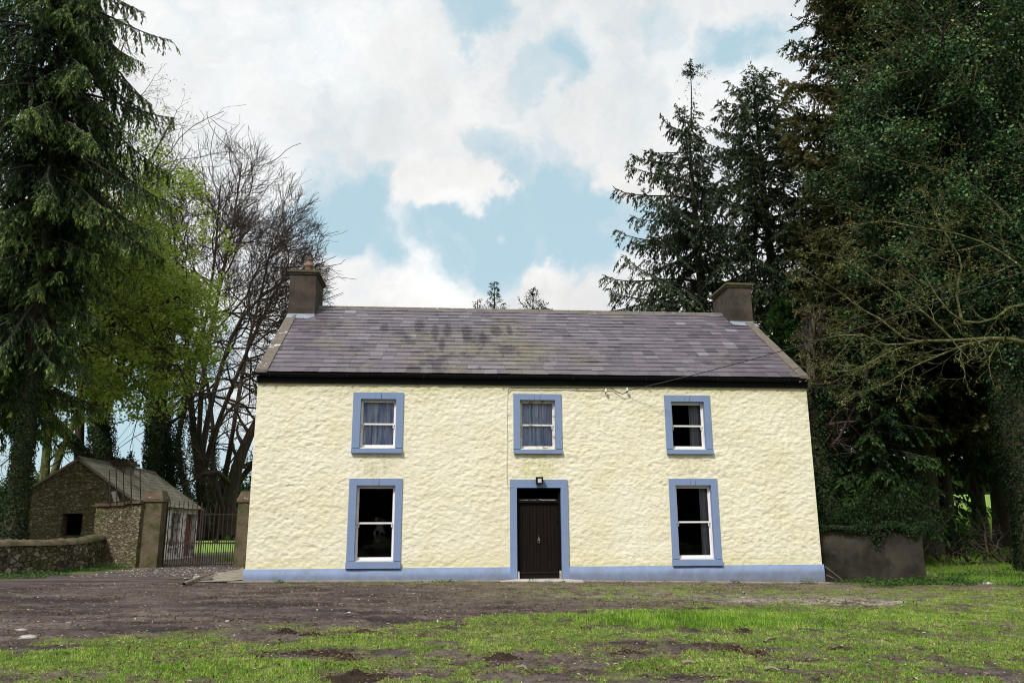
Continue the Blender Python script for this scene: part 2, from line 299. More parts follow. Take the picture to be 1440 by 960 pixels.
def mk_slate(name,stops,moss=(.150,.132,.085),mlo=.615,dark=(.040,.030,.042),spec=.5,rough=.45,patch=None):
    m,nt,N,L=new_mat(name); a=N.new('ShaderNodeAttribute'); a.attribute_name='v'; tc=N.new('ShaderNodeTexCoord').outputs['Object']
    r=ramp(N,stops); L.new(a.outputs['Fac'],r.inputs[0]); c=r.outputs[0]
    mn=noise(N,L,tc,.55,6,.62); f=noise(N,L,tc,6,5,.7)
    s=N.new('ShaderNodeMath'); s.operation='MULTIPLY_ADD'; L.new(f.outputs[0],s.inputs[0]); s.inputs[1].default_value=.35; L.new(mn.outputs[0],s.inputs[2])
    if patch:   # (x,z,r) where lichen and damp concentrate
        d=N.new('ShaderNodeVectorMath'); d.operation='DISTANCE'; mp=N.new('ShaderNodeMapping'); mp.inputs['Location'].default_value=(-patch[0]/3.2,0,-patch[1]); mp.inputs['Scale'].default_value=(1/3.2,0,1)
        L.new(tc,mp.inputs[0]); L.new(mp.outputs[0],d.inputs[0]); mr=N.new('ShaderNodeMapRange'); mr.inputs[1].default_value=0; mr.inputs[2].default_value=1.5; mr.inputs[3].default_value=.21; mr.inputs[4].default_value=0; L.new(d.outputs['Value'],mr.inputs[0])
        s2=N.new('ShaderNodeMath'); L.new(s.outputs[0],s2.inputs[0]); L.new(mr.outputs[0],s2.inputs[1]); s=s2
    rm=ramp(N,[(mlo+.12,(0,0,0)),(mlo+.32,(.75,.75,.75))]); L.new(s.outputs[0],rm.inputs[0]); c=mix(N,L,rm.outputs[0],c,moss)
    dn=noise(N,L,tc,1.5,5,.6,(1,.7,.45)); s3=N.new('ShaderNodeMath'); s3.operation='MULTIPLY'; L.new(dn.outputs[0],s3.inputs[0]); L.new(s.outputs[0],s3.inputs[1])
    rd=ramp(N,[(.43,(0,0,0)),(.53,(.85,.85,.85))]); L.new(s3.outputs[0],rd.inputs[0]); c=mix(N,L,rd.outputs[0],c,dark)
    if patch:
        tot=None
        for (qx,qz,qw,qh) in patch[2:]:
            mp_=N.new('ShaderNodeMapping'); mp_.inputs['Location'].default_value=(-qx/qw,0,-qz/qh); mp_.inputs['Scale'].default_value=(1/qw,0,1/qh); L.new(tc,mp_.inputs[0])
            ln_=N.new('ShaderNodeVectorMath'); ln_.operation='LENGTH'; L.new(mp_.outputs[0],ln_.inputs[0]); mr_=N.new('ShaderNodeMapRange'); mr_.inputs[1].default_value=1.3; mr_.inputs[2].default_value=.2; L.new(ln_.outputs['Value'],mr_.inputs[0])
            if tot is None: tot=mr_.outputs[0]
            else: mm=N.new('ShaderNodeMath'); mm.operation='MAXIMUM'; L.new(tot,mm.inputs[0]); L.new(mr_.outputs[0],mm.inputs[1]); tot=mm.outputs[0]
        dn2=noise(N,L,tc,5,6,.7,(1.4,1,.5)); mu_=N.new('ShaderNodeMath'); mu_.operation='MULTIPLY'; L.new(tot,mu_.inputs[0]); L.new(dn2.outputs[0],mu_.inputs[1]); rd2=ramp(N,[(.22,(0,0,0)),(.40,(.85,.85,.85))]); L.new(mu_.outputs[0],rd2.inputs[0]); c=mix(N,L,rd2.outputs[0],c,(.028,.020,.026))
    sp=noise(N,L,tc,28,3,.6); rs=ramp(N,[(.69,(0,0,0)),(.74,(.6,.6,.6))]); L.new(sp.outputs[0],rs.inputs[0]); c=mix(N,L,rs.outputs[0],c,(.38,.36,.36))
    finish(N,L,c,rough,f.outputs[0],.35,.006,spec); return m
M['slate']=mk_slate('purple_slate',[(0,(.062,.052,.068)),(.35,(.096,.081,.103)),(.65,(.130,.112,.134)),(.88,(.165,.150,.172)),(1,(.21,.20,.225))],patch=(4.9,5.9,(3.9,7.0,.22,.5),(4.35,6.7,.16,.6),(4.7,6.8,.18,.5),(5.25,6.7,.2,.6),(6.1,6.85,.24,.4),(4.55,6.2,.14,.45),(2.9,6.9,.18,.3),(5.7,6.5,.12,.5),(6.5,6.9,.14,.4)))
M['oldslate']=mk_slate('grey_mossy_slate',[(0,(.22,.20,.165)),(.5,(.35,.32,.26)),(1,(.46,.42,.35))],moss=(.19,.175,.08),mlo=.55,dark=(.08,.07,.05),rough=.8,spec=.2)
# glass
def mk_glass():
    m,nt,N,L=new_mat('window_glass'); g=N.new('ShaderNodeBsdfGlossy'); g.inputs['Roughness'].default_value=.02; g.inputs['Color'].default_value=(.9,.93,1,1)
    t=N.new('ShaderNodeBsdfTransparent'); t.inputs[0].default_value=(.84,.88,.97,1); fr=N.new('ShaderNodeFresnel'); fr.inputs[0].default_value=1.33
    n=noise(N,L,N.new('ShaderNodeTexCoord').outputs['Object'],2.2,2,.5); bp=N.new('ShaderNodeBump'); bp.inputs['Strength'].default_value=.12; bp.inputs['Distance'].default_value=.02
    L.new(n.outputs[0],bp.inputs['Height']); L.new(bp.outputs[0],g.inputs['Normal'])
    ms=N.new('ShaderNodeMixShader'); L.new(fr.outputs[0],ms.inputs[0]); L.new(t.outputs[0],ms.inputs[1]); L.new(g.outputs[0],ms.inputs[2])
    o=N.new('ShaderNodeOutputMaterial'); L.new(ms.outputs[0],o.inputs[0]); return m
M['glass']=mk_glass()
def mk_curtain(name,c1,c2):
    m,nt,N,L=new_mat(name); tc=N.new('ShaderNodeTexCoord').outputs['Object']; n=noise(N,L,tc,5,5,.7,(3.2,.2,.22)); r=ramp(N,[(.36,c1),(.62,c2)]); L.new(n.outputs[0],r.inputs[0])  # vertical colour streaks paint in the shading of the folds
    finish(N,L,r.outputs[0],.9,n.outputs[0],.2,.01,.1); return m
M['curtain']=mk_curtain('net_curtain',(.34,.40,.62),(1.0,1.0,1.0))  # bluish tone paints the sky sheen of the upper panes
M['curtaingrey']=mk_curtain('grey_curtain',(.28,.27,.27),(.44,.42,.42))
# foliage
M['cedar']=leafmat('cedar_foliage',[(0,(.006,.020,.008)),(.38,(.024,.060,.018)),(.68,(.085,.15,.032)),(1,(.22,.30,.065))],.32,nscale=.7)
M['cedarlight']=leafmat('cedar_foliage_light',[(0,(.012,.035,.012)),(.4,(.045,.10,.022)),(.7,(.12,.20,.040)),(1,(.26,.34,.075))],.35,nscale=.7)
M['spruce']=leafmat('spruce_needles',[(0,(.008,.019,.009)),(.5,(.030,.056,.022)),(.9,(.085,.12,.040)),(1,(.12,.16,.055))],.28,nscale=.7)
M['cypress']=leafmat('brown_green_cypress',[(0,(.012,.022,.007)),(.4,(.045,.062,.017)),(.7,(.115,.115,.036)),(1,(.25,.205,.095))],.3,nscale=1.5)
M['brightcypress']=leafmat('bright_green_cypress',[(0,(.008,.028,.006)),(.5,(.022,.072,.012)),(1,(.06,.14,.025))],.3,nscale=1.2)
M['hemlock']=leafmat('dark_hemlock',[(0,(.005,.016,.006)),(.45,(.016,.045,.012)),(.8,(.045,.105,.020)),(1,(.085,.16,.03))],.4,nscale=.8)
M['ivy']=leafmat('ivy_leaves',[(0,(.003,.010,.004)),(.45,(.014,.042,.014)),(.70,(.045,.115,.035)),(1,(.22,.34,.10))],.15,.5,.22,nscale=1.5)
M['ivydark']=leafmat('ivy_leaves_dark',[(0,(.006,.014,.005)),(.6,(.020,.045,.013)),(1,(.06,.10,.028))],.15,.65,.12,nscale=1.5)
M['spring']=leafmat('spring_leaves',[(0,(.10,.15,.025)),(.5,(.28,.38,.055)),(1,(.50,.58,.13))],.5,nscale=.6)
M['buds']=leafmat('buds_and_catkins',[(0,(.10,.11,.03)),(.6,(.22,.23,.06)),(1,(.34,.32,.13))],.35)
M['weed']=leafmat('weed_leaves',[(0,(.02,.045,.012)),(.5,(.04,.10,.02)),(1,(.10,.20,.035))],.35)
M['grass']=leafmat('grass_blades',[(0,(.07,.14,.016)),(.30,(.14,.30,.028)),(.52,(.27,.48,.045)),(.72,(.42,.60,.09)),(.88,(.56,.60,.20)),(1,(.68,.60,.34))],.45,.55,.2,nscale=2.6)
M['fieldgrass']=leafmat('field_grass_blades',[(0,(.08,.17,.018)),(.5,(.19,.36,.035)),(1,(.32,.48,.07))],.45,.6,.2,nscale=.5)
M['straw']=leafmat('dead_grass_and_leaves',[(0,(.05,.035,.02)),(.5,(.16,.11,.06)),(.85,(.34,.26,.16)),(1,(.55,.50,.40))],.1,.8,.1,nscale=3)
M['clod']=simple('dark_turned_soil',(.018,.013,.010),(.05,.037,.030),9,.95,.9,.02,.1)
M['pebble']=leafmat('pebble_stone',[(0,(.06,.05,.05)),(.5,(.15,.13,.125)),(.85,(.30,.28,.26)),(1,(.62,.60,.56))],0,.8,.2,nscale=2)
M['flower']=simple('white_petal',(.7,.7,.65),(.8,.8,.75),5,.7,.1,.001)
def mk_ground():
    m,nt,N,L=new_mat('earth_and_turf'); a=N.new('ShaderNodeAttribute'); a.attribute_name='col'; tc=N.new('ShaderNodeTexCoord').outputs['Object']
    f=noise(N,L,tc,24,8,.75); g=noise(N,L,tc,5,6,.65)
    r=ramp(N,[(.28,(.50,.50,.50)),(.5,(1,1,1)),(.72,(1.5,1.47,1.42))]); L.new(f.outputs[0],r.inputs[0]); c=mix(N,L,1.,a.outputs['Color'],r.outputs[0],'MULTIPLY')
    r2=ramp(N,[(.3,(.72,.72,.72)),(.7,(1.25,1.25,1.25))]); L.new(g.outputs[0],r2.inputs[0]); c=mix(N,L,1.,c,r2.outputs[0],'MULTIPLY')
    sp=noise(N,L,tc,60,2,.5); rs=ramp(N,[(.70,(0,0,0)),(.76,(.5,.5,.5))]); L.new(sp.outputs[0],rs.inputs[0]); c=mix(N,L,rs.outputs[0],c,(.34,.30,.27))
    finish(N,L,c,.92,f.outputs[0],.8,.03,.2); return m
M['ground']=mk_ground()
def mk_hedge():
    return simple('distant_hedge',(.02,.035,.02),(.05,.075,.04),1.2,.95,.5,.3,.05)
# ------------------------------------------------------------------ ground sheet
bpx=[(0,905),(120,900),(250,892),(400,880),(550,872),(700,867),(850,857),(1000,850),(1150,845),(1300,838),(1440,828)]
bw=np.array([atG(*p)[:2] for p in bpx]); 
BX=np.concatenate([[-30],bw[:,0],[30]]); BY=np.concatenate([[-12],bw[:,1],[-1]]); o_=np.argsort(BX); BX=BX[o_]; BY=BY[o_]
def blob(x,y,px,py,rx,ry):
    c=atG(px,py); return np.clip(1-((x-c[0])/rx)**2-((y-c[1])/ry)**2,0,1)
def grassmask(x,y):
    n=fbm(x*1.3,y*1.6,3,4); n2=fbm(x*4.5,y*3.5,9,3)
    yb=np.interp(x,BX,BY)+(n-.5)*2.2
    m=sstep(yb-y,-.5,.55)
    bare=0
    for (px,py,rx,ry,w) in [(470,918,1.2,.45,1.2),(380,895,.8,.5,1.),(560,945,1.2,.5,.7),(720,925,1.6,.7,.75),(640,880,.8,.25,.6),(880,955,1.3,.4,.8),(1030,910,1.3,.35,.7),(1190,925,1.2,.4,.6),(900,905,.8,.3,.5),(230,915,.8,.4,.7),(1340,945,1.3,.4,.4),(760,950,1.4,.4,.7),(850,880,.6,.2,.4)]:
        bare=np.maximum(bare,w*blob(x,y,px,py,rx,ry))
    lush=0
    for (px,py,rx,ry,w) in [(980,872,2.2,1.2,.9),(330,940,1.3,.6,1.),(60,925,1.6,.7,.8),(640,905,1.1,.7,.4),(940,935,.8,.4,.6),(1230,868,1.8,1.0,.6),(480,895,.6,.3,.3)]:
        lush=np.maximum(lush,w*blob(x,y,px,py,rx,ry))
    n3=fbm(x*11,y*9,19,2)
    k=(n-.5)*2.6+(n2-.5)*2.2+(n3-.5)*2.2
    m=m*np.clip(.92+k-1.25*bare+1.1*lush,0,1)
    # thin weedy strip along the foundation
    strip=sstep(y,-2.0,-1.2)*sstep(-y,.42,.75)*sstep(x,-4.3,-3.5)*(1-.55*sstep(x,-.5,1))*np.clip((n2-.38)*3.2,0,1)*.75
    strip=np.maximum(strip,sstep(-y,1.2,2.3)*sstep(y,-6.6,-3.8)*sstep(x,-1.0,4)*np.clip((n2*.6+n3*.5-.43)*3.4,0,1)*.85)
    m=np.maximum(m,strip*(y>-7))
    # ground beside the boundary wall and beyond it, on the right
    r=sstep(x,9.3,10.5)*sstep(y,-2.2,-.9)*np.clip(.75+k*.6,0,1); m=np.maximum(m,r)
    r=sstep(x,12.3,14)*sstep(y,-4.0,-2.0)*np.clip(.62+k,0,1); m=np.maximum(m,r)
    # verge under the left wall
    yl=np.interp(x,[-16,-12.2,-10.6,-9.6],[.2,.75,3.6,6.2]); l=sstep(y,yl-1.0+(n2-.5),yl-.2)*sstep(-x,8.9,9.6)*np.clip(.9+k*.5,0,1)*(y<12); m=np.maximum(m,l)
    # far: fields everywhere beyond the yard
    far=np.maximum(sstep(y,24,30),np.maximum(sstep(y,2,6)*sstep(x,9.8,11),sstep(-x,11.5,13)*sstep(y,2,4)))
    far=np.maximum(far,sstep(y,8.5,10)*sstep(x,-5.2,-4.4))
    far=np.maximum(far,sstep(y,13,15)*sstep(x,-9.2,-8.0)*.8)
    m=np.maximum(m,far*np.clip(.8+k*.4,0,1))
    m=m*(1-.75*np.clip(2*blob(x,y,1165,846,2.2,.75),0,1)*np.clip((n2-.3)*3,0,1))
    return m,n,n2,lush
def gheight(x,y):
    z=G(x,y); near=sstep(-np.abs(x-1),-16,-11)*sstep(y,-16,-12)*sstep(-y,-1.5,.3)
    m=fbm(x*1.1,y*1.1,21,3)-.5; f=fbm(x*6,y*7,31,4)-.5
    z=z+(.07*m+.045*f)*near*sstep(-y,.15,1.2)
    # wheel ruts running across the drive and one curving out of it
    yb=np.interp(x,BX,BY)
    for off,w in ((.75,.16),(1.9,.14),(2.7,.13),(.25,.1),(1.35,.1)):
        d=y-(yb+off+.25*np.sin(x*.55+off*3)+(vn(x*.6,off+0*x,5)-.5)*.5)
        z=z-.038*np.exp(-(d/w)**2)*near*sstep(2.5-x,-3,1)*(.5+vn(x*3,y*8,8))
    return z
fx=np.concatenate([-np.geomspace(9.4,900,46)[::-1],np.arange(-9.2,12.6,.042),np.geomspace(12.7,900,46)])
fy=np.concatenate([-np.geomspace(13.2,200,16)[::-1],np.arange(-13.0,0.,.040),np.arange(0,12,.12),np.geomspace(12.1,2500,70)])
XX,YY=np.meshgrid(fx,fy); X=XX.ravel(); Y=YY.ravel(); Z=gheight(X,Y)
gm,gn,gn2,gl=grassmask(X,Y)
soil=np.array([.088,.068,.065]); soil2=np.array([.038,.029,.030]); soil3=np.array([.185,.145,.110]); gravel=np.array([.27,.235,.205]); turf=np.array([.13,.145,.045]); farg=np.array([.17,.30,.045])
def lerp(a,b,t): t=t[:,None]; return a*(1-t)+b*t
c=lerp(soil[None],soil2[None],np.clip((fbm(X*.8,Y*2.5,41,4)-.42)*3.4,0,1)); c=lerp(c,np.array([[.145,.118,.105]]),np.clip((fbm(X*1.3,Y*4.5,47,5)-.52)*5,0,.7)); c=c*(.60+.62*fbm(X*7,Y*9,48,3))[:,None]
c=lerp(c,soil3[None],sstep(X,-3,4)*sstep(Y,-7.5,-1.5)*np.clip(.25+(gn-.4)*2,0,.75))
gv=np.maximum(blob(X,Y,1130,842,3.0,1.1),.8*blob(X,Y,900,838,2.4,.6)); c=lerp(c,gravel[None],np.clip(gv*1.5,0,1)*np.clip((gn2-.25)*2.4,0,1))
c=lerp(c,np.array([[.19,.16,.13]]),sstep(Y,9,11)*sstep(-X,5,6)*.7)
c=lerp(c,turf[None],np.clip(gm*1.25,0,1)*.85); c=lerp(c,gravel[None]*1.15,np.clip(blob(X,Y,1165,846,2.2,.75)*2.2,0,1)*np.clip((gn2-.3)*3,0,.9))
c=lerp(c,farg[None],np.clip(sstep(np.maximum(Y-8,0)+np.maximum(X-13,0)*.6,2,12),0,1)*np.clip(gm,0,1))
mb=MB(); nx,ny=len(fx),len(fy); ii=(np.arange(ny-1)[:,None]*nx+np.arange(nx-1)[None]).ravel()
mb.add(np.stack([X,Y,Z],1),np.stack([ii,ii+1,ii+nx+1,ii+nx],1),0,None,True)
g=mb.build('ground',M['ground'],col=np.concatenate([c,np.ones((len(c),1))],1)); tag(g,'muddy drive and patchy lawn before the house, fields beyond','ground',kind='structure')
# ------------------------------------------------------------------ grass blades (stuff)
def blades(mb,x,y,h,w,lean,v,per=4,spread=.03):
    n=len(x)*per; bx=np.repeat(x,per)+rng.normal(size=n)*spread; by=np.repeat(y,per)+rng.normal(size=n)*spread; z=gheight(bx,by)-.006
    H=np.repeat(h,per)*rng.uniform(.55,1.25,n); a=rng.uniform(0,2*np.pi,n); d=np.stack([np.cos(a),np.sin(a),np.zeros(n)],1)
    s=np.stack([-d[:,1],d[:,0],0*a],1); W=w*rng.uniform(.7,1.4,n)[:,None]
    P=np.stack([bx,by,z],1); ln=np.abs(rng.normal(size=n))*lean
    tip=P+d*(ln*H)[:,None]+np.array([0,0,1.])*(H*np.clip(1-.4*ln,.25,1))[:,None]
    V=np.stack([P-s*W*.5,P+s*W*.5,tip],1).reshape(-1,3); Fq=np.arange(n)[:,None]*3+np.array([0,1,2])[None]
    mb.add(V,Fq,0,np.repeat(np.clip(np.repeat(v,per)+rng.normal(size=n)*.13,0,1),3))
def scatter(n,x0,x1,y0,y1): return rng.uniform(x0,x1,n),rng.uniform(y0,y1,n)
mb=MB()
x,y=scatter(270000,-8.5,13.5,-13.4,-.4)
m_,n_,n2_,l_=grassmask(x,y); vis=(np.abs((x-.086*(y+20.2))/(y+20.2))<.70)
k=(rng.random(len(x))<np.clip(m_*1.15,0,1)**1.3)&vis&(rng.random(len(x))<np.interp(y,[-13,-7,-1],[1,.75,.55]))
x,y,n_,n2_,l_,m_=x[k],y[k],n_[k],n2_[k],l_[k],m_[k]
fine=blob(x,y,980,872,2.6,1.3)
hv=fbm(x*2.3,y*2.3,88,3)
blades(mb,x,y,.016+.022*m_+.030*l_*hv*1.6+.05*fine,.0095,1.15,+.46+.7*(hv-.5)+.02*l_-.14*fine+.20*rng.normal(size=len(x)),4,.03)
gl_o=mb.build('lawn_grass',M['grass']); tag(gl_o,'short patchy green grass on the muddy ground before the house','grass',kind='stuff')
mb=MB()
x,y=scatter(80000,11.5,38,-2.5,34); m_,n_,n2_,_=grassmask(x,y); k=(rng.random(len(x))<m_)&(y>np.where(x<13,1.2,-9)); x,y,n_=x[k],y[k],n_[k]
k=rng.random(len(x))<np.interp(y,[-2,8,26],[1,.8,.6]); x,y,n_=x[k],y[k],n_[k]
blades(mb,x,y,.13+.14*sstep(y,1,8)*n_*1.5,.018,.8,.45+.35*sstep(y,4,14)+.3*(n_-.5),4,.07)
x,y=scatter(9000,-9,-4.8,14,24); k=np.ones(len(x),bool)
blades(mb,x,y,.12+0*x,.02,.8,.6+0*x,3,.08)
o=mb.build('field_grass',M['fieldgrass']); tag(o,'rough bright green grass growing among the trees and fields behind','grass',kind='stuff')
# weeds & ground ivy at wall feet
mb=MB()
def weeds(mb,cx,cy,r,n,h=.18,size=.05):
    a=rng.uniform(0,2*np.pi,n); q=r*np.sqrt(rng.random(n)); x=cx+q*np.cos(a); y=cy+q*np.sin(a)*.6; z=gheight(x,y)+h*rng.random(n)**1.3*(1-.6*(q/r))
    D=rdir(n); D[:,2]*=.5; cards(mb,np.stack([x,y,z],1),D,np.tile([0,0,1.],(n,1))+.5*rdir(n),size*rng.uniform(.6,1.4,n),size*.8,0,np.clip(.5+.28*rng.normal(size=n),0,1),fold=.1)
for px,py,r,n in [(165,796,.7,1500),(178,790,.45,900),(150,800,.8,900),(90,803,.9,700),(50,808,1.,900),(10,812,1.,1000),(120,802,.7,600)]:
    p=atG(px,py); weeds(mb,p[0],p[1]-.15,r,n,.28 if px>140 else .14)
for i in range(70):
    x=rng.uniform(10.2,17.5); y=rng.uniform(-1.6,.15) if x<13 else rng.uniform(-2.2,2.2); weeds(mb,x,y,rng.uniform(.25,.6),int(rng.uniform(90,260)),rng.uniform(.08,.2),.045)
for i in range(16): weeds(mb,rng.uniform(-4,9.3),-.47-rng.random()*.1,.13,30,.08,.035)
p=atY(397,815,-.05); weeds(mb,p[0],-.5,.12,60,.14,.04); weeds(mb,7.1,-.5,.14,60,.14,.04); weeds(mb,8.9,-.5,.2,90,.2,.04)
o=mb.build('low_weeds',M['weed']); tag(o,'low leafy weeds and ground ivy along the walls','weeds',kind='stuff')
# litter, straw, pebbles
mb=MB()
x,y=scatter(95000,-8.5,13,-13.2,0.2); vis=(np.abs((x-.086*(y+20.2))/(y+20.2))<.72); m_,n_,n2_,_=grassmask(x,y)
lit=np.clip((fbm(x*.7,y*1.2,77,4)-.42)*4,0,1)*.6+.28*sstep(-y,4,8)+.10+.5*blob(x,y,1200,848,1.8,1.)+.35*blob(x,y,760,925,3.,1.1)
k=(rng.random(len(x))<lit)&vis&(y<-.5); x,y=x[k],y[k]; n=len(x); D=rdir(n); D[:,2]*=.25; P=np.stack([x,y,gheight(x,y)+.008+.012*rng.random(n)],1)
cards(mb,P,D,np.tile([0,0,1.],(n,1))+.35*rdir(n),rng.uniform(.02,.075,n),rng.uniform(.006,.03,n),0,np.clip(.38+.24*rng.normal(size=n),0,1),fold=.15)
o=mb.build('leaf_litter',M['straw']); tag(o,'dead leaves, straw and torn grass scattered on the ground','leaf litter',kind='stuff')
ICO=None
def ico():
    t=(1+5**.5)/2; V=np.array([[-1,t,0],[1,t,0],[-1,-t,0],[1,-t,0],[0,-1,t],[0,1,t],[0,-1,-t],[0,1,-t],[t,0,-1],[t,0,1],[-t,0,-1],[-t,0,1]])
    Fq=np.array([[0,11,5],[0,5,1],[0,1,7],[0,7,10],[0,10,11],[1,5,9],[5,11,4],[11,10,2],[10,7,6],[7,1,8],[3,9,4],[3,4,2],[3,2,6],[3,6,8],[3,8,9],[4,9,5],[2,4,11],[6,2,10],[8,6,7],[9,8,1]])
    return norm(V),Fq
IV,IF=ico()
def subdiv(V,Fq):
    V=list(map(tuple,V)); cache={}; out=[]
    def mid(a,b):
        k=(min(a,b),max(a,b))
        if k not in cache: m=np.array(V[a])+np.array(V[b]); m/=np.linalg.norm(m); V.append(tuple(m)); cache[k]=len(V)-1
        return cache[k]
    for a,b,c in Fq:
        ab,bc,ca=mid(a,b),mid(b,c),mid(c,a); out+=[(a,ab,ca),(b,bc,ab),(c,ca,bc),(ab,bc,ca)]
    return np.array(V),np.array(out)
IV2,IF2=subdiv(*subdiv(IV,IF))
def stones(mb,P,S,v,flat=.6,mat=0):
    n=len(P); V=IV[None]*(1+.25*rng.normal(size=(n,12,1)))*S[:,None,None]*rng.uniform(.6,1.3,(n,1,3))*np.array([1,1,flat])+P[:,None]
    Fq=(np.arange(n)[:,None,None]*12+IF[None]).reshape(-1,3); mb.add(V.reshape(-1,3),Fq,mat,np.repeat(v,12))
mb=MB(); x,y=scatter(15000,-8.5,13,-13,.2); vis=(np.abs((x-.086*(y+20.2))/(y+20.2))<.72); m_,n_,n2_,_=grassmask(x,y)
k=(rng.random(len(x))<(.30*(1-m_)+.05+.8*blob(x,y,1130,842,2.6,1.)))&vis&(y<-.45); x,y=x[k],y[k]; n=len(x)
stones(mb,np.stack([x,y,gheight(x,y)+.003],1),.006+.010*rng.random(n)**3*2,np.clip(.35+.25*rng.normal(size=n),0,1))
x,y=scatter(4500,-9.6,-4.9,2,14); n=len(x); stones(mb,np.stack([x,y,gheight(x,y)+.003],1),.012+.02*rng.random(n)**3,np.clip(.5+.25*rng.normal(size=n),0,1))
o=mb.build('gravel',M['pebble']); tag(o,'small pebbles and gravel scattered over the drive','gravel',kind='stuff')
# dark clods of turned earth: individually placed
def clod(px,py,r,label,stretch=1.,name='soil_clod',cat='soil clod',group='dug up lumps of dark soil'):
    p=atG(px,py); mb=MB(); m=44; U=np.linspace(-1.9,1.9,m); uu,vv=np.meshgrid(U,U); sd=int(px)
    rr_=np.sqrt(uu**2+vv**2)*(1+.55*(fbm(uu*1.6+sd,vv*1.6,sd,3)-.5)*2); ridge=1-np.abs(2*fbm(uu*2.6+sd,vv*2.2,sd+3,4)-1)
    hz=r*sstep(-rr_,-1.5,.2)*(.15+1.2*ridge*fbm(uu*1.2,vv*1.2,sd+8,2)+.5*(fbm(uu*7,vv*7,sd+5,3)-.5))-.03*sstep(rr_,1.0,1.7)-.004
    xw=uu*r*1.0*stretch*1.1; yw=vv*r*1.2; zw=gheight(p[0]+xw,p[1]+yw)+hz; i_=(np.arange(m-1)[:,None]*m+np.arange(m-1)[None]).ravel()
    mb.add(np.stack([xw,yw,zw],-1).reshape(-1,3),np.stack([i_,i_+1,i_+m+1,i_+m],1),0)
    nn=int(90*stretch); D=rdir(nn); D[:,2]=abs(D[:,2])*.4; xq=rng.normal(size=nn)*r*.8*stretch; yq=rng.normal(size=nn)*r*.7; P=np.stack([xq,yq,gheight(p[0]+xq,p[1]+yq)+r*.35*rng.random(nn)],1)
    cards(mb,P,D,rdir(nn),rng.uniform(.03,.08,nn),.008,1,rng.random(nn)*.8)
    o=mb.build(name,[M['clod'],M['straw']]); o.location=(p[0],p[1],0); tag(o,label,cat,group)
for px,py,r,st,lab in [(401,890,.12,1,'round dark soil clod at the upper left edge of the lawn'),
 (440,893,.06,2.2,'low row of dark soil crumbs just right of the round clod'),
 (512,888,.06,2.4,'thin streak of dark soil in the left middle of the lawn'),
 (452,918,.08,2.6,'long churned ridge of dark soil in the bare left patch'),
 (490,925,.07,1.6,'small clod at the right end of the churned bare ridge'),
 (705,925,.12,1.2,'dark tufty soil clod on the grass below the front door'),
 (498,952,.12,1.8,'soil heap at the bottom edge of the lawn, left of centre'),
 (1045,888,.10,1.,'brown root clod in front of the bright fine grass'),
 (1030,912,.07,2.2,'broken brown sods right of centre in the lawn'),
 (1065,917,.07,1.6,'flat sod beside the broken brown sods'),
 (1180,912,.06,2.,'scattered sod crumbs at the right of the lawn'),
 (880,918,.06,2.4,'streak of brown soil in the middle of the lawn')]:
    clod(px,py,r,lab,st)
# loose twigs on the lawn
def twig(px0,py0,px1,py1,r,lab):
    a=atG(px0,py0); b=atG(px1,py1); a[2]=gheight(a[0],a[1])+.02; b[2]=gheight(b[0],b[1])+.03; m=(a+b)/2+[.01,.03,.015]
    mb=MB(); tubes(mb,curve([a,m,b],6),np.linspace(r,r*.5,6),6); o=mb.build('fallen_twig',M['stick'],origin=a); tag(o,lab,'twig','twigs fallen on the lawn')
twig(958,933,979,935,.022,'short pale twig lying right of the lawn centre')
twig(1075,902,1090,899,.018,'thin twig lying by the broken brown sods')
twig(728,940,742,944,.015,'thin pale twig on the bare patch below the door')
twig(1075,943,1098,946,.018,'pale twig near the bottom of the lawn, towards the right')
# broken rubble by the drain at the corner of the yard
p0=atG(275,816); r0=empty('rubble_pile',(p0[0],p0[1],float(gheight(p0[0],p0[1])))); tag(r0,'small pile of broken white and dark rubble by the drive corner','rubble')
for i in range(9):
    mb=MB(); q=np.array([p0[0]+rng.uniform(-.35,.4),p0[1]+rng.uniform(-.35,.5),0]); q[2]=gheight(q[0],q[1])+.03
    stones(mb,q[None],np.array([rng.uniform(.05,.10)]),np.array([[.95,.1,.9,.15,.6,.98,.2,.9,.3][i]]),.7); part('stone',mb,M['pebble'],r0)
a=atG(258,824); b=atG(300,809); mb=MB(); tubes(mb,np.array([a+[0,0,.05],(a+b)/2+[0,0,.07],b+[0,0,.06]]),np.array([.035,.04,.03]),6,rough=.2); o=mb.build('edging_pole',M['stick']); tag(o,'grey pole lying beside the rubble at the corner of the path','pole')
# concrete apron round the house foot
mb=MB()
def slab(mb,poly,z0,z1):
    n=len(poly); V=np.array([[x,y,z0] for x,y in poly]+[[x,y,z1] for x,y in poly]); F=[[n+i for i in range(n)]]+[[i,(i+1)%n,n+(i+1)%n,n+i] for i in range(n)]
    mb.add(V,F)
xs=np.linspace(-4.9,9.62,60)
for i in range(59):
    a_,b_=xs[i],xs[i+1]; ga,gb=G(a_,-.3)+.022,G(b_,-.3)+.022; e0=-.44+.03*vn(np.array([a_*3.]),np.array([0.]),3)[0]; e1=-.44+.03*vn(np.array([b_*3.]),np.array([0.]),3)[0]
    mb.add([[a_,e0,ga-.12],[b_,e1,gb-.12],[a_,.06,ga-.12],[b_,.06,gb-.12],[a_,e0,ga],[b_,e1,gb],[a_,.06,ga],[b_,.06,gb]],np.array([[4,5,7,6],[0,1,5,4]]))
gz=float(G(-5.2,0))
mb.add([[-6.0,-.25,gz+.0],[-4.9,-.40,gz+.03],[-4.63,.06,gz+.04],[-4.63,7.6,gz+.06],[-6.0,7.6,gz+.03],[-6.4,3.0,gz+.0]],[[0,1,2,3,4,5]])
o=mb.build('path',M['concrete']); tag(o,'narrow worn concrete path round the foot of the house','path',kind='structure')
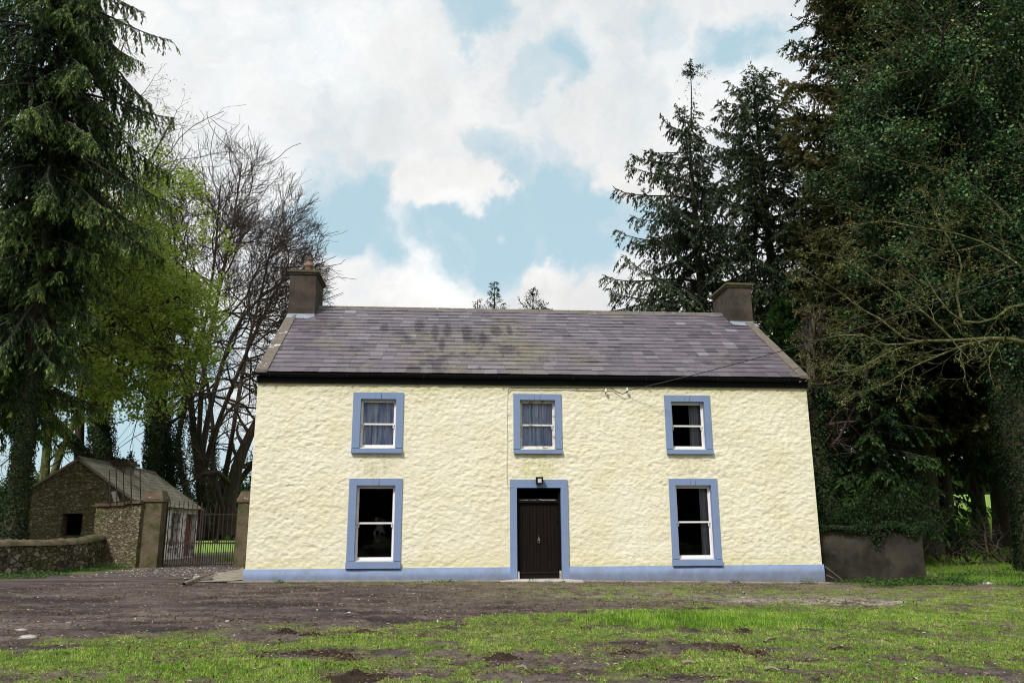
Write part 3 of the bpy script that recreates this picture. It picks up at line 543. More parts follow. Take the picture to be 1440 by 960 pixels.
# ------------------------------------------------------------------ HOUSE
W0,W1=-4.617,9.541; ET=4.80; EV=5.06; RY,RZ=3.985,7.86; D=7.97; SL=(RZ-EV)/(RY+.15)
house=empty('farmhouse',(W0,0,0)); tag(house,'cream roughcast two storey farmhouse with blue trimmed windows and purple slate roof','house')
wins=[ # name, outer x0,x1, z top, z sill bottom, band L,R,T, sill h, kind
 dict(n='UL',x0=-2.251,x1=-1.0,zt=4.581,zb=3.064,bl=.19,br=.18,bt=.165,sh=.135,fr='frame',cur='full',lab='upper left window with full net curtains'),
 dict(n='UC',x0=1.772,x1=3.005,zt=4.581,zb=3.064,bl=.165,br=.165,bt=.155,sh=.12,fr='framerot',cur='full',lab='upper middle window with net curtains and a rotten bottom rail'),
 dict(n='UR',x0=5.694,x1=6.901,zt=4.581,zb=3.064,bl=.165,br=.165,bt=.165,sh=.13,fr='frame',cur='strip',lab='upper right window, dark with one curtain at its right side'),
 dict(n='LL',x0=-2.267,x1=-.977,zt=2.447,zb=.322,bl=.185,br=.17,bt=.165,sh=.17,fr='framenew',cur=None,lab='tall lower left window with dark bare glass'),
 dict(n='LR',x0=5.707,x1=6.957,zt=2.447,zb=.322,bl=.165,br=.165,bt=.165,sh=.16,fr='framenew',cur='strip2',lab='tall lower right window with a narrow curtain at its right side')]
for w in wins: w['o']=(w['x0']+w['bl'],w['x1']-w['br'],w['zb']+w['sh'],w['zt']-w['bt']); w['s']=(w['x0'],w['x1'],w['zb'],w['zt'])
door=dict(s=(1.677,3.116,-.15,2.42),o=(1.677+.168,3.116-.17,-.15,2.42-.20))
ops=[w['o'] for w in wins]+[door['o']]; sur=[w['s'] for w in wins]+[door['s']]
PL=.325
def gridlines(a,b,st,ex):
    g=list(np.arange(a,b,st))+[b]; g=np.array([q for q in g if all(abs(q-e)>st*.45 for e in ex) or q in (a,b)]+list(ex)); return np.unique(np.round(g,5))
gx=gridlines(W0,W1,.030,[e for o in ops for e in o[:2]]); gz_=gridlines(-.2,ET+.12,.026,[e for o in ops for e in o[2:] if -.19<e])
GX,GZ=np.meshgrid(gx,gz_)
wx=GX+.05*(fbm(GX*3,GZ*3,55,2)-.5); wz=GZ+.05*(fbm(GX*3,GZ*3,56,2)-.5)
n1=1-np.abs(2*fbm(wx*6.5,wz*11,61,3)-1)*1.6; n2=fbm(wx*12,wz*16,63,4); n3=fbm(wx*.9,wz*.9,64,2); n4=fbm(wx*2.4,wz*4.5,65,2)
disp=(.010*(n1-.6)+.030*(n2-.5))*(.55+.9*n3)+.015*(n3-.5)+.012*(n4-.5)
mask=np.ones_like(GX)
for a,b,c_,d in sur:
    dd=np.maximum(np.maximum(a-GX,GX-b),np.maximum(c_-GZ,GZ-d)); mask=np.minimum(mask,sstep(dd,0,.05))
mask*=sstep(np.minimum(GX-W0,W1-GX),0,.04); mask*=sstep(GZ,PL-.02,PL+.03)
YW=-disp*mask
wall=MB(); nx=len(gx); V=np.stack([GX,YW,GZ],-1).reshape(-1,3)
cx=(gx[:-1]+gx[1:])/2; cz=(gz_[:-1]+gz_[1:])/2; CX,CZ=np.meshgrid(cx,cz); keep=np.ones_like(CX,bool)
for a,b,c_,d in ops: keep&=~((CX>a)&(CX<b)&(CZ>c_)&(CZ<d))
ii=(np.arange(len(cz))[:,None]*nx+np.arange(len(cx))[None])[keep]
wall.add(V,np.stack([ii,ii+1,ii+nx+1,ii+nx],1),0,None,True)
TH=.45
for a,b,c_,d in ops:    # deep masonry reveals behind the surrounds
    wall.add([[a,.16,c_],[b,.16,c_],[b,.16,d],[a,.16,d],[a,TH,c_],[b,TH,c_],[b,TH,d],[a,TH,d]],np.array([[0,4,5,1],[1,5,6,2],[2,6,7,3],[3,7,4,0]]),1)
# inner face of front wall, gables, back
wall.add([[W0,D,-.2],[W1,D,-.2],[W1,D,ET+.2],[W0,D,ET+.2]],[[1,0,3,2]])
for xx in (W0,W1): wall.add([[xx,0,-.2],[xx,D,-.2],[xx,D,EV-.03],[xx,RY,RZ-.06],[xx,0,EV-.03]],[[0,1,2,3,4]])
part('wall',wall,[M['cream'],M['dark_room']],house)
mb=MB(); e=.02
for z in (.06,2.78,5.0): mb.box(W0+.02,W1-.02,.5,D-.02,z-.02,z)
for xx in (1.25,3.5): mb.box(xx,xx+.1,.5,D-.05,.08,4.95)
mb.box(W0+.02,W1-.02,3.9,4.0,.08,4.97)
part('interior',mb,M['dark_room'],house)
# plinth
pl=MB()
def plinth(x0,x1):
    n=max(2,int((x1-x0)/.06)); xs=np.linspace(x0,x1,n); wob=.012*(fbm(xs*2,xs*0,71,3)-.5); top=PL+.006*(fbm(xs*5,xs*0,72,3)-.5)
    V=[];
    for zt,yy in ((-.25,-.042),(.12,-.040),(None,-.036),(None,.0)):
        for x_,w_,t_ in zip(xs,wob,top): V.append([x_,(yy+w_) if yy<0 else .02,t_ if zt is None else zt])
    i=np.arange(n-1); F=np.concatenate([np.stack([i+k*n,i+1+k*n,i+1+(k+1)*n,i+(k+1)*n],1) for k in range(3)])
    pl.add(V,F,0,None,True)
    for xx,k in ((x0,0),(x1,n-1)): pl.add([[xx,.02,-.25],[xx,-.042+wob[k],-.25],[xx,-.036+wob[k],top[k]],[xx,.02,top[k]]],[[0,1,2,3]])
plinth(W0-.03,door['s'][0]); plinth(door['s'][1],W1+.03)
part('plinth',pl,M['blue_plinth'],house)
def frame_ring(mb,so,oo,y0,y1,mat=0,bottom=True,keystone=False):
    (a,b,c_,d),(A,B,C,Dd)=so,oo
    mb.box(a,A,y0,y1,C,d,mat); mb.box(B,b,y0,y1,C,d,mat); 
    if keystone:
        m=(A+B)/2; mb.box(A,m-.075,y0,y1,Dd,d,mat); mb.box(m+.075,B,y0,y1,Dd,d,mat)
        mb.hexa([[m-.068,y0-.003,Dd],[m+.055,y0-.003,Dd],[m-.068,y1,Dd],[m+.055,y1,Dd],[m-.072,y0-.003,d],[m+.072,y0-.003,d],[m-.072,y1,d],[m+.072,y1,d]],mat)
    else: mb.box(A,B,y0,y1,Dd,d,mat)
    if bottom: mb.box(a,b,y0,y1,c_,C,mat)
def pleats(mb,x0,x1,z0,z1,y,n,amp=.035,mat=0,seed=0,split=None):
    K=n*8; u=np.linspace(0,1,K); ph=np.cumsum(.6+.8*np.random.default_rng(seed).random(K)); ph=ph/ph[-1]*n*2*np.pi
    V=[]
    for j,zz in enumerate((z1,(z0+z1)/2,z0)):
        q=1+.25*j; xs=x0+(x1-x0)*u+.01*np.sin(ph*.7+j); V+=list(np.stack([xs,y+amp*q*np.sin(ph+.3*j),np.full(K,zz)],1))
    i=np.arange(K-1); mb.add(V,np.concatenate([np.stack([i+k*K,i+1+k*K,i+1+(k+1)*K,i+(k+1)*K],1) for k in range(2)]),mat,None,True)
for k_,w in enumerate(wins):
    A,B,C,Dd=w['o']; fm=M[w['fr']]
    fr=MB(); y0,y1=.085,.165; t=.026
    # box frame
    fr.box(A,A+t,y0,y1,C,Dd); fr.box(B-t,B,y0,y1,C,Dd); fr.box(A+t,B-t,y0,y1,Dd-t*1.5,Dd); fr.box(A+t,B-t,y0-.02,y1,C,C+t*.9)
    wf=part('window',fr,fm,house); wf['label']=w['lab']
    a,b,c_,d=A+t,B-t,C+t*.9,Dd-t*1.5; mid=(c_+d)/2; s=.034
    sa=MB(); # upper sash (outer) , lower sash (inner)
    yy=(.105,.135); 
    sa.box(a,a+s,*yy,mid-.02,d); sa.box(b-s,b,*yy,mid-.02,d); sa.box(a+s,b-s,*yy,d-s,d); sa.box(a+s,b-s,*yy,mid-.02,mid+.022)
    for xx in (a+s-.004,b-s-.02): sa.box(xx,xx+.024,yy[0],yy[1]-.004,mid-.10,mid-.02)   # horns
    part('sash',sa,fm,house,wf)
    sb=MB(); yy=(.137,.162); sb.box(a,a+s,*yy,c_,mid+.02); sb.box(b-s,b,*yy,c_,mid+.02); sb.box(a+s,b-s,*yy,c_,c_+s*1.8); sb.box(a+s,b-s,*yy,mid-.022,mid+.018)
    part('sash',sb,fm if w['fr']!='framenew' else fm,house,wf)
    for (y_,z0,z1) in ((.12,mid+.02,d-s),(.15,c_+s*1.8,mid-.02)):
        gp=MB(); gp.add([[a+s,y_,z0],[b-s,y_,z0],[b-s,y_,z1],[a+s,y_,z1]],[[0,1,2,3]]); part('pane',gp,M['glass'],house,wf)
    su=MB(); frame_ring(su,w['s'],w['o'],-.035,.085,0,False,True); part('surround',su,M['blue'],house,wf)
    si=MB(); ex=.0 if w['zt']>3 else .008; pz=w['zb']
    si.hexa([[w['x0']-ex,-.085,pz],[w['x1']+ex,-.085,pz],[w['x0']-ex,.10,pz],[w['x1']+ex,.10,pz],[w['x0']-ex,-.085,C-.022],[w['x1']+ex,-.085,C-.022],[w['x0']-ex,.10,C-.001],[w['x1']+ex,.10,C-.001]])
    part('sill',si,M['blue'],house,wf)
    if w['cur']=='full':
        cu=MB(); m=(a+b)/2+.03*(1 if k_ else -1); pleats(cu,a-.02,m+.02,c_-.05,d+.05,.205,5,.032,seed=k_); pleats(cu,m-.01,b+.02,c_-.05,d+.05,.21,5,.030,seed=k_+9); part('curtain',cu,M['curtain'],house,wf)
    elif w['cur']:
        cu=MB(); ww=.30 if w['cur']=='strip' else .20; pleats(cu,b-ww,b+.03,c_-.05,d+.06,.27,4 if w['cur']=='strip' else 3,.022,seed=k_); part('curtain',cu,M['curtaingrey'],house,wf)
# door
A,B,C,Dd=door['o']; C=.045
df=MB(); t=.045; df.box(A,A+t,.06,.16,C,Dd); df.box(B-t,B,.06,.16,C,Dd); df.box(A+t,B-t,.06,.16,Dd-.035,Dd)
tz=Dd-.36; df.box(A+t,B-t,.055,.16,tz,tz+.085)
dd=part('door',df,M['doordark'],house); dd['label']='dark brown boarded front door with blue surround'
lf=MB(); a,b=A+t,B-t; nb=11
lf.box(a,b,.125,.15,C,tz)
for i in range(nb):
    x_=a+.02+(b-a-.04)*i/nb; w_=(b-a-.04)/nb-.010; lf.box(x_,x_+w_,.112,.126,C+.16,tz-.04)
lf.box(a,b,.105,.1255,tz-.04,tz-.001); lf.box(a,b,.098,.126,C,C+.12); lf.hexa([[a,.075,C+.125],[b,.075,C+.125],[a,.11,C+.125],[b,.11,C+.125],[a,.085,C+.14],[b,.085,C+.14],[a,.11,C+.16],[b,.11,C+.16]])
part('door_leaf',lf,M['door'],house,dd)
fl=MB(); fl.add([[a,.13,tz+.085],[b,.13,tz+.085],[b,.13,Dd-.035],[a,.13,Dd-.035]],[[0,1,2,3]]); part('fanlight',fl,M['glass'],house,dd)
pe=MB(); 
for i in range(13):
    x_=a+.03+(b-a-.10)*i/13; pe.box(x_,x_+(b-a-.10)/13,.050-.0004*(i%2),.0548,tz+.070-.002*(i%3)-(.006 if i>7 else 0),tz+.074+(.008*rng.random() if i>6 else .0))
part('flaking_paint',pe,M['peel'],house,dd)
kn=MB(); kx=(A+B)/2; kz=.98
th=np.linspace(0,2*np.pi,13); tubes(kn,np.stack([kx+.028*np.cos(th),np.full(13,.082),kz-.055+.038*np.sin(th)],1),np.full(13,.0075),6)
kn.hexa([[kx-.03,.088,kz-.02],[kx+.03,.088,kz-.02],[kx-.03,.112,kz-.02],[kx+.03,.112,kz-.02],[kx-.008,.088,kz+.05],[kx+.008,.088,kz+.05],[kx-.008,.112,kz+.05],[kx+.008,.112,kz+.05]])
tubes(kn,np.array([[kx,.10,kz+.075],[kx,.085,kz+.10]]),np.array([.012,.009]),8)
part('knocker',kn,M['brass'],house,dd)
lk=MB(); tubes(lk,np.array([[b-.03,.12,1.42],[b-.03,.085,1.42]]),np.array([.013,.013]),8); part('lock',lk,M['brass'],house,dd)
ds=MB(); frame_ring(ds,door['s'],(door['o'][0],door['o'][1],-.15,door['o'][3]),-.048,.09,0,False,False); 
part('surround',ds,M['blue'],house,dd)
for xx in (A+.004,B-.062):
    st=MB(); st.hexa([[xx,-.02,-.1],[xx+.058,-.02,-.1],[xx,.058,-.1],[xx+.058,.058,-.1],[xx+.006,-.02,.20],[xx+.05,-.02,.20],[xx+.006,.058,.23],[xx+.05,.058,.23]]); part('weather_stop',st,M['step'],house,dd)
sp=MB(); sp.hexa([[1.35,-.50,-.16],[3.44,-.50,-.16],[A,.09,-.16],[B,.09,-.16],[1.40,-.47,.028],[3.38,-.47,.028],[A-.02,-.049,.045],[B+.02,-.049,.045]]); sp.box(A+.001,B-.001,-.049,.12,-.1,.043)
part('doorstep',sp,M['step'],house)
# roof slates (front & back), each slate a little solid
def slates(mb,x0,x1,yz0,yz1,gauge,width,seed,thick=.009,lift=.016,jit=1.,edge=True):
    r=np.random.default_rng(seed); y0,z0=yz0; y1,z1=yz1; Ls=math.hypot(y1-y0,z1-z0); uy,uz=(y1-y0)/Ls,(z1-z0)/Ls; ny_,nz_=-uz,uy
    if y1<y0: ny_,nz_=uz,-uy
    if nz_<0: ny_,nz_=-ny_,-nz_
    nr=int(round(Ls/gauge)); gz=Ls/nr; V=[];vv=[]
    for i in range(nr):
        s0=i*gz-(.03 if i==0 else 0); s1=min((i+1)*gz+.04,Ls); wd=width*(1+.04*r.normal()); x=x0-(wd*(.5 if i%2 else 0))-r.random()*.06
        rowv=r.normal()*.05
        while x<x1:
            w=wd*(1+.05*r.normal()); a=max(x,x0)+.0015; b=min(x+w,x1)-.002
            if b-a>.03:
                dz=r.normal()*.004*jit; sl=r.normal()*.004*jit; lf=lift+abs(r.normal())*.003*jit
                if r.random()<.012*jit: sl-=.03
                pts=[]
                for (s_,hh) in ((s0+sl,lf),(s1,.002)):
                    for (xq,k) in ((a,1),(b,-1)):
                        h0=hh+dz*.3*k; pts.append((xq,s_+k*r.normal()*.002,h0))
                for add in (0,thick):
                    for (xq,s_,h0) in pts: V.append([xq,y0+uy*s_+ny_*(h0+add),z0+uz*s_+nz_*(h0+add)])
                vv.append(np.clip(.46+.17*r.normal()+rowv,0,1))
            x+=w
    V=np.array(V); n=len(V)//8; Fh=np.array([[4,5,7,6],[0,1,5,4],[0,4,6,2],[1,3,7,5]]); F=(np.arange(n)[:,None,None]*8+Fh[None]).reshape(-1,4)
    mb.add(V,F,0,np.repeat(vv,8))
CW=.25
rf=MB(); slates(rf,W0+CW-.03,W1-CW+.03,(-.17,EV),(RY,RZ+.02),.272,.335,5)
slates(rf,W0+CW-.03,W1-CW+.03,(D+.17,EV),(RY,RZ+.02),.50,.6,6)
# underlay closing the roof
rf.add([[W0+.02,-.12,EV-.035],[W1-.02,-.12,EV-.035],[W1-.02,RY,RZ-.02],[W0+.02,RY,RZ-.02]],[[0,1,2,3]],0,np.zeros(4)); rf.add([[W0+.02,D+.12,EV-.035],[W1-.02,D+.12,EV-.035],[W1-.02,RY,RZ-.02],[W0+.02,RY,RZ-.02]],[[1,0,3,2]],0,np.zeros(4))
roof=part('roof',rf,M['slate'],house)
rd=MB(); x=W0+.75; 
while x<W1-.8:
    w=.455; h=.012*rng.random()
    rd.add([[x,RY-.14,RZ-.055],[x+w-.012,RY-.14,RZ-.055],[x,RY-.02,RZ+.065+h*.3],[x+w-.012,RY-.02,RZ+.065+h*.3],[x,RY+.02,RZ+.065],[x+w-.012,RY+.02,RZ+.065],[x,RY+.14,RZ-.055],[x+w-.012,RY+.14,RZ-.055]],np.array([[0,1,3,2],[2,3,5,4],[4,5,7,6]])); x+=w
part('ridge_tiles',rd,M['copingR'],house,roof)
def verge(x0,x1,mat,ysl):
    mb=MB(); y0,y1=ysl; n=24; rows=[]
    for i in range(n+1):
        y_=y0+(y1-y0)*i/n; z_=EV+SL*(y_+.15) if y_<=RY else RZ-SL*(y_-RY); j=.012*(vn(np.array([y_*5]),np.array([x0]),4)[0]-.5)
        rows.append([[x0,y_,z_-.12],[x0,y_,z_+.075+j],[x1,y_,z_+.075-j],[x1,y_,z_+.0]])
    V=np.array(rows).reshape(-1,3); i=np.arange(n); F=np.concatenate([np.stack([i*4+k,i*4+k+1,(i+1)*4+k+1,(i+1)*4+k],1) for k in range(3)]); mb.add(V,F); mb.add(V[:4],[[0,1,2,3]])
    part('verge_coping',mb,mat,house,roof)
verge(W0-.03,W0+CW,M['coping'],(-.17,RY)); verge(W1-CW,W1+.005,M['copingR'],(-.17,RY)); verge(W0-.03,W0+CW,M['coping'],(RY,D+.17)); verge(W1-CW,W1+.005,M['copingR'],(RY,D+.17))
# fascia & gutter
fa=MB(); fa.box(W0-.02,W1+.02,-.06,.0,ET-.0,EV-.02); part('fascia',fa,M['black'],house)
fa=MB(); fa.box(W0-.02,W1+.02,D,D+.06,ET,EV-.02); part('fascia',fa,M['black'],house)
for (yc,s) in ((-.13,1),(D+.13,-1)):
    gu=MB()
    a=np.linspace(np.pi,2*np.pi,9); prof=[(yc+.068*np.cos(q),EV-.03+.085*np.sin(q)) for q in a]+[(yc+.060*np.cos(q),EV-.03+.077*np.sin(q)) for q in a[::-1]]
    xs=np.linspace(W0-.05,W1+.01,30); sag=-.006*np.sin(xs*1.7); V=np.array([[x_,p[0],p[1]+s_] for x_,s_ in zip(xs,sag) for p in prof]); m=len(prof); i=np.arange(29)[:,None]*m; j=np.arange(m)[None]; j2=(j+1)%m
    gu.add(V,np.stack([i+j,i+m+j,i+m+j2,i+j2],-1).reshape(-1,4),0,None,False)
    for xx in np.arange(W0+.3,W1,1.9): gu.box(xx,xx+.03,min(yc-.072,yc+.07),max(yc-.072,yc+.07),EV-.122,EV-.025)
    part('gutter',gu,M['black'],house)
# chimneys
def chimney(x0,x1,ztop,mat,pot,lab):
    y0,y1=3.27,4.70; mb=MB(); zb=6.9
    def J(V): return V
    n=8
    for i in range(1):
        mb.box(x0,x1,y0,y1,zb,ztop)
    ch=part('chimney',mb,M['chim'],house); ch['label']=lab
    cp=MB(); cp.box(x0-.035,x1+.035,y0-.035,y1+.035,ztop-.005,ztop+.055); cp.box(x0-.075,x1+.075,y0-.075,y1+.075,ztop+.055,ztop+.125)
    cp.hexa([[x0-.06,y0-.06,ztop+.125],[x1+.06,y0-.06,ztop+.125],[x0-.06,y1+.06,ztop+.125],[x1+.06,y1+.06,ztop+.125],[x0+.15,y0+.2,ztop+.16],[x1-.15,y0+.2,ztop+.16],[x0+.15,y1-.2,ztop+.16],[x1-.15,y1-.2,ztop+.16]])
    part('cap',cp,M['chimcap'],house,ch)
    fl=MB(); zf=lambda y:EV+SL*(y+.15)
    fl.add([[x0-.0,y0-.24,zf(y0-.24)+.085],[x1+.10,y0-.24,zf(y0-.24)+.035],[x1+.10,y0+.02,zf(y0)+.045],[x0-.0,y0+.02,zf(y0)+.10],[x0,y0-.012,zf(y0)+.16],[x1,y0-.012,zf(y0)+.16]],[[0,1,2,3]])
    fl.box(x0-.005,x1+.005,y0-.012,y0-.002,zf(y0)-.1,zf(y0)+.10)
    part('flashing',fl,M['lead'],house,ch)
    if pot:
        px_=(x0+x1)/2+.10; py_=3.60; z=ztop+.17; zs=[-.06,.02,.16,.17,.24,.25,.36,.37,.42]; rs=[.135,.14,.115,.135,.135,.115,.105,.125,.12]
        pm=MB(); P=np.array([[px_,py_,z+q] for q in zs]); a=np.arange(16)*2*np.pi/16; V=np.array([[px_+r_*np.cos(t_),py_+r_*np.sin(t_),z+q] for q,r_ in zip(zs,rs) for t_ in a]); i=np.arange(len(zs)-1)[:,None]*16; j=np.arange(16)[None]; pm.add(V,np.stack([i+j,i+(j+1)%16,i+16+(j+1)%16,i+16+j],-1).reshape(-1,4),0,None,True)
        part('chimney_pot',pm,M['pot'],house,ch)
        wm=MB(); 
        for t_ in np.arange(8)*np.pi/4: tubes(wm,np.array([[px_+.10*np.cos(t_),py_+.10*np.sin(t_),z+.40],[px_+.08*np.cos(t_),py_+.08*np.sin(t_),z+.52],[px_,py_,z+.70]]),np.full(3,.010),4)
        for zz,r_ in ((.50,.088),(.59,.048)):
            tt=np.linspace(0,2*np.pi,13); tubes(wm,np.stack([px_+r_*np.cos(tt),py_+r_*np.sin(tt),np.full(13,z+zz)],1),np.full(13,.005),4)
        part('wire_cowl',wm,M['iron'],house,ch)
chimney(W0-.02,W0+.76,8.70,M['chim'],True,'left chimney with a clay pot and wire cowl')
chimney(W1-.72,W1+.02,8.58,M['chim'],False,'right chimney without a pot')
# lamp, cables, insulators
lx,lz=2.40,2.39
lm=MB(); lm.box(lx-.085,lx+.085,-.20,-.075,lz-.085,lz+.075); lm.box(lx-.03,lx+.03,-.075,-.049,lz-.03,lz+.04); lm.hexa([[lx-.095,-.225,lz+.07],[lx+.095,-.225,lz+.07],[lx-.085,-.06,lz+.07],[lx+.085,-.06,lz+.07],[lx-.095,-.225,lz+.085],[lx+.095,-.225,lz+.085],[lx-.085,-.06,lz+.09],[lx+.085,-.06,lz+.09]])
lo=part('outdoor_lamp',lm,M['black'],house); ln=MB(); ln.box(lx-.032,lx+.032,-.208,-.2005,lz-.03,lz+.035); ln.box(lx-.045,lx+.045,-.204,-.2001,lz-.055,lz+.05); part('lens',ln,M['lampglass'],house,lo)
cb=MB(); xk=1.60; tubes(cb,np.array([[xk+.03,-.03,4.70],[xk,-.035,4.2],[xk+.01,-.035,3.4],[xk-.01,-.035,2.7],[xk,-.04,2.30],[xk+.03,-.055,2.245],[xk+.16,-.058,2.24]]),np.full(7,.006),5)
part('cable',cb,M['cream_cable'],house)
cb=MB(); tubes(cb,np.array([[xk+.03,-.045,4.66],[xk+.09,-.045,4.73],[2.4,-.045,4.735],[3.3,-.045,4.74],[4.0,-.05,4.735],[4.3,-.05,4.73]]),np.full(6,.010),5); part('cable',cb,M['wire'],house)
for (px,py) in ((852,549),(882,548)):
    p=atY(px,py,-.10); mb=MB(); tubes(mb,np.array([[p[0],.0,p[2]-.05],[p[0],-.10,p[2]-.06],[p[0],-.115,p[2]+.0]]),np.full(3,.010),6,1); tubes(mb,np.array([[p[0],-.115,p[2]-.045],[p[0],-.115,p[2]-.02],[p[0],-.115,p[2]-.015],[p[0],-.115,p[2]+.02],[p[0],-.115,p[2]+.055]]),np.array([.02,.035,.028,.034,.016]),10)
    part('insulator',mb,[M['porcelain'],M['iron']],house)
a=atY(883,549,-.14); b=atY(1500,360,-5.0); mb=MB(); u=np.linspace(0,1,40)[:,None]; P=a*(1-u)+b*u; P[:,2]-=(.55*4*u*(1-u))[:,0]*.35; tubes(mb,P,np.full(40,.011),5); 
tubes(mb,curve([[a[0]-.0,-.14,a[2]],[a[0]-.12,-.10,a[2]-.08],[a[0]-.30,-.06,a[2]-.0],[a[0]-.42,-.05,a[2]+.08]],10),np.full(10,.010),5)
o=mb.build('overhead_wire',M['wire']); tag(o,'thin black wire running from the wall insulator over the roof corner to the right','wire')
print('house',time.time()-T0)
# ------------------------------------------------------------------ boundary wall on the right and the leaning sticks
def strip_wall(pts,tops,thick,zb=-.3,seg=.12,amp=.02,seed=1,capamp=.03):
    """wall following a plan polyline; returns MB"""
    pts=np.asarray(pts,float); K=max(8,int(np.linalg.norm(np.diff(pts,axis=0),axis=1).sum()/seg)); P=curve(np.c_[pts,np.asarray(tops)],K); T=norm(np.gradient(P[:,:2],axis=0)); Nn=np.stack([T[:,1],-T[:,0]],1)
    mb=MB(); nz=9; V=[]; s=np.arange(K)*seg
    for side in (0,1):
        for j in range(nz):
            top=P[:,2]+capamp*(fbm(s*2,s*0+3,seed,3)-.5); base=G(P[:,0],P[:,1])+zb; z=base+(top-base)*j/(nz-1)
            off=(thick/2+amp*(fbm(s*4,z*6+side*20,seed+5,3)-.5)*2)*(1 if side==0 else -1)
            V.append(np.stack([P[:,0]+Nn[:,0]*off,P[:,1]+Nn[:,1]*off,z],1))
    V=np.array(V).reshape(-1,3); i=np.arange(K-1); F=[]
    for j in range(nz-1):
        F.append(np.stack([i+j*K,i+1+j*K,i+1+(j+1)*K,i+(j+1)*K],1)); q=(nz+j)*K; F.append(np.stack([i+q,i+q+K,i+1+q+K,i+1+q],1))
    F.append(np.stack([i+(nz-1)*K,i+1+(nz-1)*K,i+1+(2*nz-1)*K,i+(2*nz-1)*K],1)); mb.add(V,np.concatenate(F))
    for e in (0,K-1): mb.add(V[[j*K+e for j in range(nz)]+[(nz+j)*K+e for j in range(nz-1,-1,-1)]],[list(range(2*nz))])
    return mb,P,Nn
pe_=atY(1290,745,.55)
mb,_,_=strip_wall([(9.6,.55),(10.8,.55),(pe_[0],.55)],[1.30,1.26,1.17],.34,seed=4,capamp=.14,amp=.015)
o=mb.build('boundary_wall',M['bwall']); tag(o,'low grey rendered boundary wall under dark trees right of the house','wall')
mb=MB(); n=3000; x=rng.uniform(9.7,pe_[0]+.1,n); q=sstep(vn(x*1.7,x*0,91),.2,.8); y=.38-rng.random(n)*.12+(rng.random(n)<.4)*.3; z=1.22+.30*(vn(x*3.1,x*0,93)-.3)*rng.random(n)-(rng.random(n)**1.6)*(.10+.85*q*sstep(x,10.2,11.5))*vn(x*4.,x*0,95)*1.5; D=rdir(n); D[:,2]-=.5
cards(mb,np.stack([x,y,z],1),D,np.tile([0,-1.,.4],(n,1))+.6*rdir(n),rng.uniform(.035,.075,n),.045,0,np.clip(.35+.2*rng.normal(size=n),0,1)); o=mb.build('wall_ivy',M['ivydark']); tag(o,'dark ivy trailing over the top of the low rendered wall','ivy')
for (a,b,r,lab) in (((1157,796),(1185,817),.022,'upper of two thin poles leaning on the house corner'),((1157,808),(1179,817),.020,'lower of two thin poles leaning on the house corner')):
    A_=atY(*a,-.02); A_[0]=max(A_[0],9.59); A_[1]=-.03; B_=atG(*b); mb=MB(); B_[2]+=.02; tubes(mb,np.array([A_,(A_+B_)/2,B_]),np.array([r,r,r]),6); o=mb.build('leaning_pole',M['stick']); tag(o,lab,'pole','poles leaning by the house corner')
# ------------------------------------------------------------------ left: curved low wall, high wall, piers, gate
GY=7.5
lowpts=[atG(-150,820)[:2],atG(-60,813)[:2],atG(0,809)[:2],atG(60,805)[:2],atG(105,801)[:2],atG(138,797.5)[:2]]
pLa=atY(193,790,GY); pLb=atY(219,790,GY)
lowtops=[.95,.95,.96,.95,.98,1.12]
mb,P,Nn=strip_wall(lowpts,[t-.10 for t in lowtops],.42,seed=11,amp=.035)
lw=empty('garden_wall',(lowpts[2][0],lowpts[2][1],0)); tag(lw,'low curved stone garden wall with rounded coping at the far left','wall')
part('stonework',mb,M['drystone'],lw)
cp=MB(); K=len(P); a=np.linspace(0,np.pi,7); V=[]
for k in range(K):
    w=.27+.02*rng.normal()*.3; 
    for q in a: V.append([P[k,0]+Nn[k,0]*w*np.cos(q),P[k,1]+Nn[k,1]*w*np.cos(q),P[k,2]-.01+.17*np.sin(q)*(1+.08*rng.normal())])
i=np.arange(K-1)[:,None]*7; j=np.arange(6)[None]; cp.add(V,np.stack([i+j,i+7+j,i+8+j,i+1+j],-1).reshape(-1,4),0,None,True); cp.add(V[-7:],[list(range(7))])
part('coping',cp,M['pier'],lw)
hp=[lowpts[-1]+np.array([-.15,.05]),(lowpts[-1]+pLa[:2])/2+[-.05,0.05],pLa[:2]+[.05,.05]]
mb,P2,N2=strip_wall(hp,[2.02,2.04,2.08],.42,seed=17,amp=.03)
hw=empty('high_wall',(hp[1][0],hp[1][1],0)); tag(hw,'high mossy rubble wall with slab coping joining the left gate pier','wall')
part('stonework',mb,M['rubble'],hw)
cp=MB(); K=len(P2)
for k0,k1,dz in ((0,int(K*.68),.0),(int(K*.68),K-1,.03)):
    A_,B_=P2[k0],P2[k1]; n_=N2[k0]; t=(B_-A_)[:2]; 
    def q(p,s,z): return [p[0]+n_[0]*s,p[1]+n_[1]*s,z]
    z0=A_[2]+dz; cp.hexa([q(A_,.28,z0),q(B_,.28,z0+.02),q(A_,-.28,z0),q(B_,-.28,z0+.02),q(A_,.28,z0+.10),q(B_,.28,z0+.13),q(A_,-.28,z0+.10),q(B_,-.28,z0+.13)])
part('coping',cp,M['piercap'],hw)
rl=empty('iron_railing',(hp[1][0],hp[1][1],2.1)); tag(rl,'rusty iron railing bars standing on the high wall beside the pier','railing')
for i in range(5):
    px=[155,164.5,174.5,185,198][i]; Yb=GY-.45+.1*i; b_=atY(px,711,Yb); t_=atY(px-1,656 if i else 660,Yb)
    mb=MB(); tubes(mb,np.array([[b_[0],b_[1],b_[2]],[t_[0],t_[1],t_[2]-.05],[t_[0],t_[1],t_[2]]]),np.array([.020,.018,.004]),6); part('bar',mb,M['iron'],rl)
